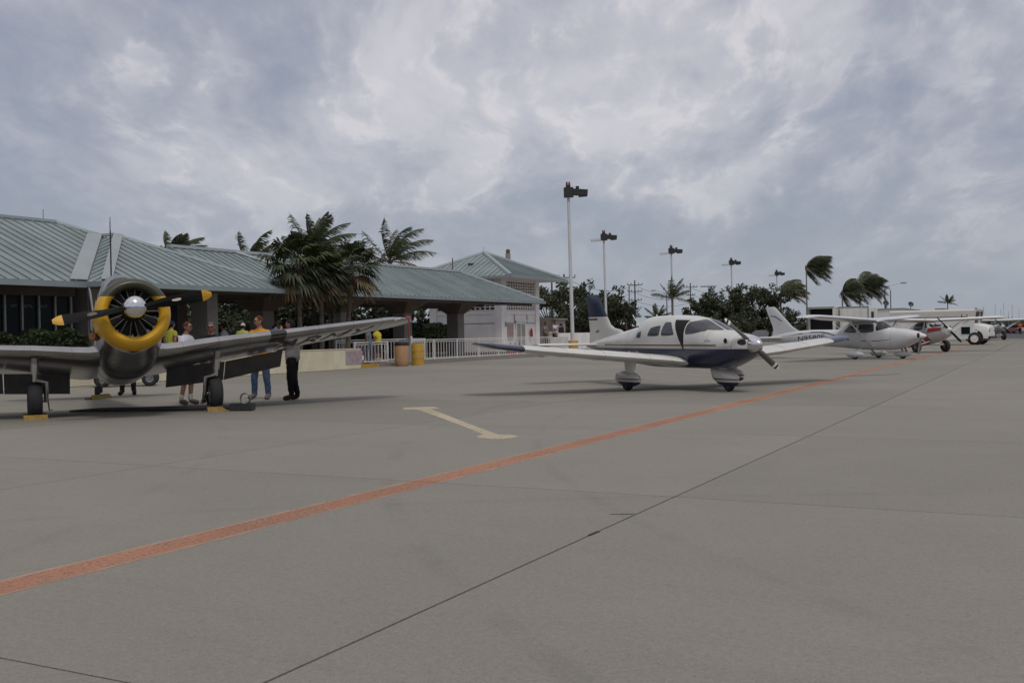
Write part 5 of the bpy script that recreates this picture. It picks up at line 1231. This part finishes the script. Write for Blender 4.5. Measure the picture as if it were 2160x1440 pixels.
b = MB(); b.loft([[Vector((x, y, z)) for y, z in ((w0, .45), (w0-.04, 1.0), (w0+.08, zt-.12), (w0+.3, zt), (2.2-w0-.3, zt), (2.2-w0-.08, zt-.12), (2.2-w0+.04, 1.0), (2.2-w0, .45))] for x, w0, zt in ((-.3, .06, 1.62), (.2, .10, 1.55), (.75, .14, 1.42), (.92, .2, 1.28))]); b.build('hood', m_van, SV, smooth=30)
for nm, q in (('side_window', (-.95, -.42, 1.80, 2.06)), ('door_window', (-.92, -.30, .78, 1.32))):
    MB().bb(q[0]-.05, q[1]+.05, -.02, -.002, q[2]-.05, q[3]+.05).build('window_frame', m_white, vb); MB().bb(q[0], q[1], -.03, -.021, q[2], q[3]).build(nm, m_glass_d, vb)
for i, x in enumerate((-5.6, -4.4, -3.2, -2.0)): MB().bb(x, x+.03, -.012, -.002, .45, 2.45).build('body_rib', m_van, vb)
MB().bb(-6.0, -.6, -.02, -.002, 2.05, 2.10).build('rub_rail', m_gut, vb)
MB().add([(-.03, .15, 1.58), (-.03, 2.05, 1.58), (.135, 2.0, 2.42), (.135, .2, 2.42)], [(0, 1, 2, 3)]).build('windshield', m_glass_d, vb)
MB().box((.02, 1.1, 2.0), (.24, .05, .9)).build('windshield_post', m_white, vb)
MB().bb(.93, 1.05, .1, 2.1, .42, .62).build('bumper', m_dark, SV); MB().bb(-.62, .55, .05, 2.15, .3, .46).build('chassis', m_dark, SV)
for y in (.35, 1.85): MB().lathe([(0, .95), (.11, .95), (.12, .90)], (0, y, 1.05), 'x', 12).build('headlight', m_chrome, SV)
MB().lathe([(0, 0), (.57, 0), (.57, -.012), (0, -.012)], (0, .075, .52), 'y', 22).build('wheel_arch', m_blk, SV)
for x in (0, -4.2):
    for y in (.05, 2.14): wheel('wheel', SV, (x, y, .46), .46, .28, .6, m_white)
MB().box((.1, .1, 2.66), (.1, .1, .08)).build('marker_light', m_redl, SV); MB().box((-2.6, 1, 2.68), (.7, .6, .12)).build('roof_vent', m_tan, SV)
# containers
m_cont = mat('white_container_paint', (.66, .66, .62), .6, var=.08, vs=.8, dirt=.22); m_cg = mat('grey_green_frame', (.22, .25, .22), .6)
def container(px, D, L, h, label, opened, w=2.44, zb=.5):
    c = cam2w(px, D); t = empty('shipping_container', c, 0, label, 'container'); b = MB()
    if opened: b.bb(0, w, 0, L, zb, zb+.08); b.bb(0, w, 0, L, h-.08, h); b.bb(0, .06, 0, L, zb, h); b.bb(w-.06, w, 0, L, zb, h); b.bb(0, w, L-.06, L, zb, h)
    else: b.bb(0, w, 0, L, zb, h)
    sh = b.build('shell', m_cont, t)
    if opened: MB().bb(.07, w-.07, .9, L-.1, zb+.1, h-.1).build('interior', m_blk, t)
    b = MB()
    for x in (-.02, w-.08): b.bb(x, x+.1, -.03, .08, zb, h+.01)
    b.bb(-.02, w+.02, -.03, .08, h-.02, h+.1); b.bb(-.02, w+.02, -.03, .08, zb-.05, zb+.08); b.build('end_frame', m_cg, t)
    for i in range(int(L/.9)): MB().bb(w+.001, w+.03, .3+i*.9, .45+i*.9, zb+.1, h-.1).build('side_rib', m_cont, sh)
    if not opened:
        for i in range(4): MB().bb(.25+i*.6, .30+i*.6, -.05, -.031, zb+.1, h-.05).build('lock_rod', m_cont, sh)
    for y in (.5, L-.5):
        for x in (.15, w-.45): MB().bb(x, x+.3, y-.15, y+.15, -.1, zb-.06).build('support_block', m_tan, t)
    return t
container(1705, 101, 6.1, 3.35, 'open shipping container with dark interior and green-grey frame', True)
c1 = container(1770, 99, 5.6, 3.3, 'closed white container with a rust streak, beside the open one', False, 2.7)
MB().bb(2.735, 2.75, 1.6, 3.0, 1.2, 2.9).build('side_opening', m_blk, c1); MB().bb(-.0, .10, -.052, -.032, 1.0, 3.1).build('rust_streak', m_rust, c1)
dr_ = MB().bb(0, .08, -1.1, 0, .5, 3.3).build('container_door', m_cont, c1); dr_.location = (-.35, -.05, 0)
o = empty('site_trailer', cam2w(1838, 104), 0, 'white site trailer with a dark square opening, between container and step van', 'trailer')
tb = MB().bb(0, 3.0, 0, 14, .5, 3.15).build('body', m_cont, o); MB().bb(3.001, 3.03, 2.2, 5.5, 1.9, 2.9).build('hatch_opening', m_blk, tb); MB().bb(.3, .55, -.02, -.002, 1.2, 2.8).build('door_gap', m_blk, tb)
MB().bb(-.1, 3.1, -.1, 14.1, 3.152, 3.25).build('roof', m_gut, o); MB().bb(1.2, 1.26, 2, 2.06, 3.25, 4.1).build('roof_mast', m_dark, o)
for x, y, px in ((1.0, 3, 0), (2.4, 11.5, 1)):
    d = empty('satellite_dish', cam2w(1838, 104) + Vector((x, y, 3.25)), R(-60), ('small dark satellite dish near the palm frond on the trailer roof', 'dark satellite dish standing alone at the right end of the trailer roof')[px], 'satellite dish')
    MB().tube([(0, 0, 0), (0, 0, .45)], .04, 6).build('stand', m_dark, d); MB().lathe([(0, 0), (.17, .02), (.28, .08), (.30, .08), (.17, .0), (0, -.03)], (0, 0, 0), 'x', 16).build('dish', m_dark, d, T=Matrix.Translation((0, 0, .55)) @ Matrix.Rotation(R(-28), 4, 'Y'))
# small cart glimpsed under the warplane
ct = empty('utility_cart', cam2w(262, 32.2), YAW+R(16), 'small dark utility cart standing by the cream wall, glimpsed under the warplane belly', 'cart')
MB().bb(-.95, .95, -.42, .42, .30, .40).build('chassis', m_dark, ct); MB().bb(-.9, .9, -.45, .45, .401, .47).build('deck', m_whiter, ct); MB().bb(-.9, -.3, -.4, .4, .471, .70).build('cargo_box', m_dark, ct)
for x in (-.62, .75):
    for y in (-.44, .44): wheel('wheel', ct, (x, y, .24), .24, .16, .5)
# far cars
def car(p, rz, col, label, i):
    t = empty('parked_car', p, rz, label, 'car', 'cars parked far off at the right'); m_ = mat('car_paint', col, .3, coat=.6, var=.03)
    b = MB(); b.loft([[Vector((x, y*w, z)) for y, z in ((-1, .3), (-1, zt*.7), (-.9, zt), (.9, zt), (1, zt*.7), (1, .3))] for x, w, zt in ((-2.15, .78, .75), (-1.9, .85, .92), (-.2, .88, .95), (1.2, .87, .92), (2.0, .8, .75), (2.2, .7, .6))]); b.build('body', m_, t, smooth=30)
    b = MB(); b.loft([[Vector((x, y*w, z)) for y, z in ((-1, .9), (-.82, zt), (.82, zt), (1, .9))] for x, w, zt in ((-1.9, .82, .93), (-1.3, .80, 1.38), (.1, .80, 1.42), (.95, .82, .94))]); b.build('cabin_glass', m_glass_d, t, smooth=25)
    MB().bb(-1.25, .05, -.62, .62, 1.40, 1.45).build('roof', m_, t)
    for x in (-1.35, 1.4):
        for y in (-.78, .78): wheel('wheel', t, (x, y, .32), .32, .2, .6)
for i, (px, D, a, c, l) in enumerate(((2108, 176, 60, (.45, .45, .45), 'pale silver car at the left of the far row'), (2122, 170, 20, (.10, .02, .02), 'dark red car left of the orange-vested worker'), (2134, 182, 30, (.05, .05, .06), 'dark car behind the orange-vested worker'), (2146, 178, 10, (.5, .5, .5), 'white car just left of the photo edge'), (2160, 172, -10, (.45, .42, .42), 'pale car cut by the right photo edge'), (2098, 190, 40, (.03, .03, .04), 'black car under the wing of the distant grey aeroplane'))):
    car(cam2w(px, D), R(a), c, l, i)
for i, (px, h) in enumerate(((2076, 9), (2100, 10), (2112, 8), (2128, 7), (2136, 10), (2118, 11), (2150, 8))):
    o = MB().tube([(0, 0, 0), (0, 0, h)], .07, 5).build('boat_mast', m_gut); o.location = cam2w(px, 420+i*7); tag(o, 'thin grey boat masts standing on the far horizon at the right', 'mast', 'far masts on the horizon')

# ------------------------------------------------------------------ people
def seg_dist(p, a, b):
    ab = b-a; t = max(0, min(1, (p-a).dot(ab)/max(ab.length_squared, 1e-9))); return (p-(a+ab*t)).length, t
cloth_m = {}
def cm(name, col, rough=.85):
    if name not in cloth_m: cloth_m[name] = mat(name, col, rough, var=.10, vs=7, bump=.25, bs=60, spec=.12)
    return cloth_m[name]
hair_m = lambda n, c: cm(n, c, .9)
def person(p, face_px_dir, H, label, top, legs, shoes, hair, skin=None, shorts=False, socks=None, arms=None, stance=.10, glasses=False, cap=None, head_turn=0.0, lean=0.0, sleeve=.55, walk=0.0, hips=1.0, name_top='shirt', head_tilt=0.0, print_=None):
    """arms: ((elbowL, wristL), (elbowR, wristR)) in body coordinates (x forward, y left) for a 1.75 m figure"""
    s = H/1.75; skin = skin or m_skin; t = empty('person', p, face_px_dir, label, 'person')
    V_ = Vector
    J = dict(pelvis=(0, 0, .96), waist=(.0, 0, 1.10), chest=(lean*.5+.0, 0, 1.30), neckb=(lean, 0, 1.45), neck=(lean+.015, 0, 1.52), skull=(lean+.03, 0, 1.60),
        shL=(lean-.0, .185, 1.405), shR=(lean-.0, -.185, 1.405),
        hipL=(0, .085, .90), hipR=(0, -.085, .90), knL=(.02+walk*.12, stance*.95, .49), knR=(.02-walk*.05, -stance*.95, .49), anL=(-.02+walk*.12, stance*1.1, .085), anR=(-.02-walk*.2, -stance*1.1, .085),
        toL=(.15+walk*.12, stance*1.1+.04, .035), toR=(.15-walk*.2, -stance*1.1-.04, .035))
    arms = arms or (((.0, .26, 1.13), (.06, .24, .90)), ((.0, -.26, 1.13), (.06, -.24, .90)))
    J['elL'], J['wrL'] = arms[0]; J['elR'], J['wrR'] = arms[1]
    J = {k: V_(v) for k, v in J.items()}
    rad = dict(pelvis=(.155*hips, .12*hips), waist=(.145*hips, .12*hips), chest=(.165, .125), neckb=(.09, .075), neck=(.055, .058), skull=(.06, .062), shL=(.072, .065), shR=(.072, .065), elL=(.046,)*2, elR=(.046,)*2, wrL=(.030, .026), wrR=(.030, .026), hipL=(.095, .10), hipR=(.095, .10), knL=(.060,)*2, knR=(.060,)*2, anL=(.042,)*2, anR=(.042,)*2, toL=(.042, .035), toR=(.042, .035))
    E = [('pelvis', 'waist'), ('waist', 'chest'), ('chest', 'neckb'), ('neckb', 'neck'), ('neck', 'skull'), ('chest', 'shL'), ('chest', 'shR'), ('shL', 'elL'), ('elL', 'wrL'), ('shR', 'elR'), ('elR', 'wrR'), ('pelvis', 'hipL'), ('pelvis', 'hipR'), ('hipL', 'knL'), ('knL', 'anL'), ('anL', 'toL'), ('hipR', 'knR'), ('knR', 'anR'), ('anR', 'toR')]
    ks = list(J); me = bpy.data.meshes.new('tmp'); me.from_pydata([J[k] for k in ks], [(ks.index(a), ks.index(b_)) for a, b_ in E], [])
    o = bpy.data.objects.new('tmp', me); COL.objects.link(o); o.modifiers.new('k', 'SKIN'); sm = o.modifiers.new('s', 'SUBSURF'); sm.levels = 2; sm.render_levels = 2
    for i, k in enumerate(ks): sv = me.skin_vertices[0].data[i]; sv.radius = rad[k]; sv.use_root = (k == 'pelvis')
    bpy.context.view_layer.update(); dg = bpy.context.evaluated_depsgraph_get(); bmsh = bpy.data.meshes.new_from_object(o.evaluated_get(dg)); bpy.data.objects.remove(o)
    vs = [v.co.copy() for v in bmsh.vertices]; nr = [v.normal.copy() for v in bmsh.vertices]; fs = [tuple(f.vertices) for f in bmsh.polygons]
    # keep the shoes' soles flat on the ground
    for v in vs:
        if v.z < 0.0: v.z = 0.0
    body = MB(); body.add(vs, fs)
    # hands: palm and five fingers each
    for w_, e_, sd in (('wrL', 'elL', 1), ('wrR', 'elR', -1)):
        w, d = J[w_], (J[w_]-J[e_]).normalized(); q = d.orthogonal().normalized(); fwdv = V_((1, 0, 0)) - d*d.x
        fwdv = fwdv.normalized() if fwdv.length > .2 else V_((0, 0, 1)); pn = d.cross(fwdv).normalized()
        body.tube([w-d*.02, w+d*.03, w+d*.09], [.027, .036, .036], 8, sq=.55)
        for k, ln in enumerate((.068, .078, .072, .055)):
            r0 = w + d*.085 + fwdv*(.027-.018*k); body.tube([r0, r0+d*ln*.5+pn*.006, r0+d*ln*.95+pn*.022], [.0095, .009, .007], 5)
        r0 = w + d*.03 + fwdv*.03; body.tube([r0, r0+fwdv*.025+d*.03, r0+fwdv*.03+d*.062], [.012, .011, .008], 5)
    # head with jaw, nose, brow, ears
    hc = J['skull'] + V_((.015, 0, .055)); Rh = Matrix.Rotation(head_turn, 3, 'Z') @ Matrix.Rotation(head_tilt, 3, 'Y')
    hv = []; NU, NV_ = 20, 16
    def headpt(a, bb_, g=0.0):
        x, y, z = math.cos(bb_)*math.cos(a), math.cos(bb_)*math.sin(a), math.sin(bb_)
        rx, ry, rz__ = .098, .076, .118
        if z < 0: ry *= 1-.30*(-z)**1.5; rx *= 1-.10*(-z)
        X, Y, Z = x*rx, y*ry, z*rz__
        if x > 0:
            X += .024*math.exp(-((y/.16)**2+((z+.12)/.20)**2)) - .010*math.exp(-((abs(y)-.38)**2/.03+((z-.10)/.12)**2)) + .006*math.exp(-((z+.62)/.12)**2-(y/.35)**2) + .004*math.exp(-((z-.28)/.1)**2)
        n_ = V_((x/rx, y/ry, z/rz__)).normalized()
        return hc + Rh @ (V_((X, Y, Z)) + n_*g)
    for j in range(NV_+1):
        for i in range(NU): hv.append(headpt(2*math.pi*i/NU, -math.pi/2+math.pi*j/NV_))
    hf_ = [(j*NU+i, j*NU+(i+1) % NU, (j+1)*NU+(i+1) % NU, (j+1)*NU+i) for j in range(NV_) for i in range(NU)]; body.add(hv, hf_)
    for sd in (-1, 1): body.tube([hc+Rh @ V_((-.005, sd*.070, .02)), hc+Rh @ V_((-.012, sd*.088, .0)), hc+Rh @ V_((.0, sd*.072, -.03))], [.012, .018, .010], 6)
    body.tube([hc+Rh @ V_((.088, -.022, -.062)), hc+Rh @ V_((.094, 0, -.060)), hc+Rh @ V_((.088, .022, -.062))], [.003, .006, .003], 5)
    bo = body.build('body', skin, t, smooth=80, fix=True)
    T = Matrix.Scale(s, 4); bo.data.transform(T)
    for sd in (-1, 1):
        e = MB(); e.lathe([(0, .0), (.010, .002), (.012, -.004)], (0, 0, 0), 'x', 8)
        ey = e.build('eye', m_blk, t, T=Matrix.Scale(s, 4) @ Matrix.Translation(hc + Rh @ V_((.088, sd*.031, .012))) @ Rh.to_4x4())
    # hair
    b = MB(); hv = []; idx = {}
    for j in range(NV_+1):
        for i in range(NU):
            a = 2*math.pi*i/NU; e = -math.pi/2+math.pi*j/NV_; idx[(i, j)] = len(hv); hv.append(headpt(a, e, .010+.003*math.sin(a*7+e*9)))
    hfc = []
    for j in range(NV_):
        for i in range(NU):
            a = math.pi*2*(i+.5)/NU; a = a-2*math.pi if a > math.pi else a; e = -math.pi/2+math.pi*(j+.5)/NV_
            lim = R(48) if abs(a) < R(45) else R(48)-(abs(a)-R(45))*1.15
            if e > max(lim, R(-32)): hfc.append((idx[(i, j)], idx[((i+1) % NU, j)], idx[((i+1) % NU, j+1)], idx[(i, j+1)]))
    if cap: 
        hfc2 = [f for f in hfc if min((hv[k]-hc).z for k in f) > .02]
        b.add([hc + (v-hc)*1.07 for v in hv], hfc2); b.add([hc+Rh @ (V_((.07+.10*math.cos(a), .085*math.sin(a), .048))) for a in [R(-90+15*k) for k in range(13)]], [tuple(range(13))])
        b.build('cap', cap, t, smooth=60, T=T, fix=False); b = MB()
    b.add(hv, hfc); b.build('hair', hair, t, smooth=60, T=T, fix=False)
    if glasses:
        b = MB()
        for sd in (-1, 1):
            b.box(hc+Rh @ V_((.101, sd*.034, .014)), (.010, .056, .034), Rh); b.box(hc+Rh @ V_((.045, sd*.079, .018)), (.11, .004, .010), Rh)
        b.build('sunglasses', m_blk, t, T=T)
    # clothes follow the same body surface, lifted off it
    bones = {'torso': [('pelvis', 'waist'), ('waist', 'chest'), ('chest', 'neckb'), ('chest', 'shL'), ('chest', 'shR')], 'uaL': [('shL', 'elL')], 'uaR': [('shR', 'elR')], 'fa': [('elL', 'wrL'), ('elR', 'wrR')], 'hd': [('neckb', 'neck'), ('neck', 'skull')],
             'th': [('hipL', 'knL'), ('hipR', 'knR')], 'sh': [('knL', 'anL'), ('knR', 'anR')], 'ft': [('anL', 'toL'), ('anR', 'toR')], 'pv': [('pelvis', 'hipL'), ('pelvis', 'hipR')]}
    def cls(c):
        best = (9, None, 0)
        for k, L in bones.items():
            for a, b_ in L:
                d, tt = seg_dist(c, J[a], J[b_])
                rr_ = (rad[a][0]*(1-tt)+rad[b_][0]*tt); d = d/rr_
                if d < best[0]: best = (d, k, tt)
        return best[1], best[2]
    reg = []
    for f in fs:
        c = sum((vs[i] for i in f), V_((0, 0, 0)))/len(f); reg.append((*cls(c), c))
    def garment(name, sel, off, m, zt=None, zb=None, flare=0.0):
        use = [f for f, r_ in zip(fs, reg) if sel(*r_)]
        if not use: return
        b = MB(); ids = sorted({i for f in use for i in f}); mp = {i: k for k, i in enumerate(ids)}; pts = []
        for i in ids:
            q = vs[i] + nr[i]*off
            fold = .006*math.sin(q.z*38+q.y*21)*math.sin(q.x*27+q.z*11)
            q = q + nr[i]*fold
            if zb is not None and q.z < zb+.10: q = q + V_((nr[i].x, nr[i].y, 0))*flare*(1-(q.z-zb)/.10)
            if q.z < .002: q.z = .002
            pts.append(q)
        b.add(pts, [tuple(mp[i] for i in f) for f in use]); g = b.build(name, m, t, smooth=70, fix=False); g.data.transform(T)
        so = g.modifiers.new('s', 'SOLIDIFY'); so.thickness = .008; so.offset = -1
        return g
    top_g = garment(name_top, lambda k, tt, c: (k in ('torso',) or k == 'pv' and c.z > .90 or k in ('uaL', 'uaR') and tt < sleeve or k == 'th' and c.z > .93) and c.z < 1.50 and c.z > .87, .022, top, zb=.88, flare=.012)
    lim = .50 if shorts else .0
    garment('shorts' if shorts else 'trousers', lambda k, tt, c: (k in ('pv', 'th') or k == 'torso' and c.z < 1.0 or (k == 'sh' and not shorts and c.z > .10)) and c.z > lim, .018 if not shorts else .028, legs)
    garment('shoe', lambda k, tt, c: k == 'ft' or k == 'sh' and c.z < .10, .016, shoes)
    if socks: garment('sock', lambda k, tt, c: k == 'sh' and .09 < c.z < .21, .008, socks)
    if print_:
        vs2, fs2 = text_mesh(print_[0], .07); hw = (max(v.x for v in vs2))/2; bvt = BVHTree.FromPolygons([v.co.copy() for v in top_g.data.vertices], [tuple(q.vertices) for q in top_g.data.polygons])
        sc_ = print_[3]; sx = sc_*.13/hw
        decal(bvt, vs2, fs2, lambda q: V_((print_[2]*1.0, -print_[2]*-1*(q.x-hw)*sx*1.0, (1.27+q.y*.9)*s)), (-print_[2], 0, 0), .008, print_[1], 'chest_lettering', top_g)
    return t
AX = math.atan2  # headings are given in world radians: toward camera from the scene is about YAW - 90 deg
def hd(deg): return YAW + R(deg)     # 0 = to the right in the photo, -90 = towards the camera, 180 = left
white_t, black_t, gold_t, grey_t = cm('white_cotton', (.52, .52, .56)), cm('black_cotton', (.014, .014, .018)), cm('gold_cotton', (.62, .26, .015)), cm('grey_cotton', (.20, .185, .19))
denim, blk_tr, khaki, brown_sh, grey_sh, white_so = cm('blue_denim', (.06, .095, .17)), cm('black_trousers', (.012, .012, .015)), cm('khaki_shorts', (.09, .07, .055)), cm('brown_leather', (.05, .03, .022)), cm('grey_trainers', (.13, .11, .10)), cm('white_socks', (.5, .5, .5))
auburn, darkh, greyh = cm('auburn_hair', (.085, .035, .018)), cm('dark_hair', (.02, .013, .011)), cm('grey_hair', (.12, .11, .105))
crossed = (((.10, .27, 1.16), (.30, -.02, 1.20)), ((.10, -.27, 1.16), (.30, .04, 1.14)))
akimbo = (((.02, .30, 1.13), (.14, .14, .98)), ((.02, -.30, 1.13), (.14, -.14, .98)))
person(cam2w(392, 22.6), hd(-12), 1.77, 'man in white T-shirt and shorts with arms crossed and sunglasses, facing right', white_t, khaki, grey_sh, auburn, m_skin_d, shorts=True, socks=white_so, arms=crossed, glasses=True, walk=.3)
person(cam2w(446, 23.2), hd(-82), 1.76, 'man in black polo shirt facing the camera behind the warplane wheel', black_t, khaki, cm('black_shoes', (.012, .012, .012)), greyh, m_skin_d, shorts=True, socks=cm('black_socks', (.015, .015, .02)), arms=akimbo, glasses=True, stance=.13)
person(cam2w(549, 24.1), hd(-105), 1.90, 'tall man in gold T-shirt with lettering, blue jeans and sunglasses, looking left', gold_t, denim, grey_sh, auburn, m_skin, arms=(((.0, .29, 1.14), (.10, .22, .93)), ((.0, -.29, 1.14), (.10, -.22, .93))), glasses=True, stance=.15, head_turn=R(-42), print_=None)
person(cam2w(617, 23.6), hd(170), 1.80, 'man in grey shirt and black trousers holding his hand up to his face, facing left', grey_t, blk_tr, brown_sh, darkh, m_skin_d, arms=(((.20, .24, 1.24), (.24, .06, 1.50)), ((.06, -.25, 1.12), (.16, -.20, .92))), stance=.07, walk=.25)
person(cam2w(268, 27.0), hd(-80), 1.78, 'person hidden behind the warplane, only black trouser legs seen below its belly', black_t, blk_tr, cm('black_shoes', (.012, .012, .012)), darkh, m_skin_d, stance=.13)
person(cam2w(358, 38.0, .15), hd(60), 1.90, 'person in yellow shirt and navy cap leaning away, behind the propeller tip', cm('yellow_cotton', (.34, .33, .06)), blk_tr, brown_sh, darkh, m_skin_d, cap=cm('navy_cap', (.02, .03, .07)), lean=.08)
person(cam2w(478, 42.0, .15), hd(175), 1.84, 'dark-haired person in pale shirt seen from behind, under the terminal roof', cm('pale_cotton', (.36, .36, .35)), denim, brown_sh, darkh, m_skin_d, lean=.1)
person(cam2w(512, 41.5, .15), hd(80), 1.84, 'person in lime yellow printed shirt and white cap, back to the camera', cm('lime_cotton', (.42, .44, .10)), blk_tr, brown_sh, darkh, m_skin_d, cap=cm('white_cap', (.5, .5, .5)))
person(cam2w(582, 43.0, .15), hd(70), 1.90, 'dark-haired person in light blue shirt just right of the gold shirt', cm('blue_cotton', (.10, .20, .36)), blk_tr, brown_sh, darkh, m_skin_d)
person(cam2w(577, 50.0, .15), hd(-60), 1.80, 'shaded person under the walkway beside the blue-shirted one', cm('slate_cotton', (.06, .07, .08)), blk_tr, brown_sh, darkh, m_skin_d)
person(cam2w(777, 47.6, .15), hd(175), 1.70, 'person in blue-grey clothes standing by the fire extinguisher', cm('slate_blue_cotton', (.17, .20, .26)), cm('slate_trousers', (.15, .18, .23)), brown_sh, darkh, m_skin_d)
person(cam2w(797, 49.5, .15), hd(150), 1.72, 'person in bright yellow top with bare legs behind the white railing', cm('bright_yellow_cotton', (.60, .50, .05)), khaki, grey_sh, darkh, m_skin_d, shorts=True, socks=white_so, lean=.05)
person(cam2w(1151, 67.5, .34), hd(-20), 1.76, 'man in grey T-shirt and dark jeans, left of the pointing man', cm('light_grey_cotton', (.19, .20, .19)), cm('dark_denim', (.02, .03, .06)), brown_sh, darkh, m_skin_d, arms=akimbo)
person(cam2w(1171, 67.0, .34), hd(-35), 1.82, 'long-haired man in white T-shirt pointing right beside the yellow pole base', white_t, blk_tr, brown_sh, darkh, m_skin_d, arms=(((.10, .42, 1.40), (.22, .68, 1.42)), ((.18, -.20, 1.18), (.22, -.02, 1.38))), shorts=True)
person(cam2w(2152, 150), hd(-90), 1.78, 'far worker in orange vest by the parked cars', cm('orange_vest', (.65, .10, .03)), blk_tr, brown_sh, darkh, m_skin_d)
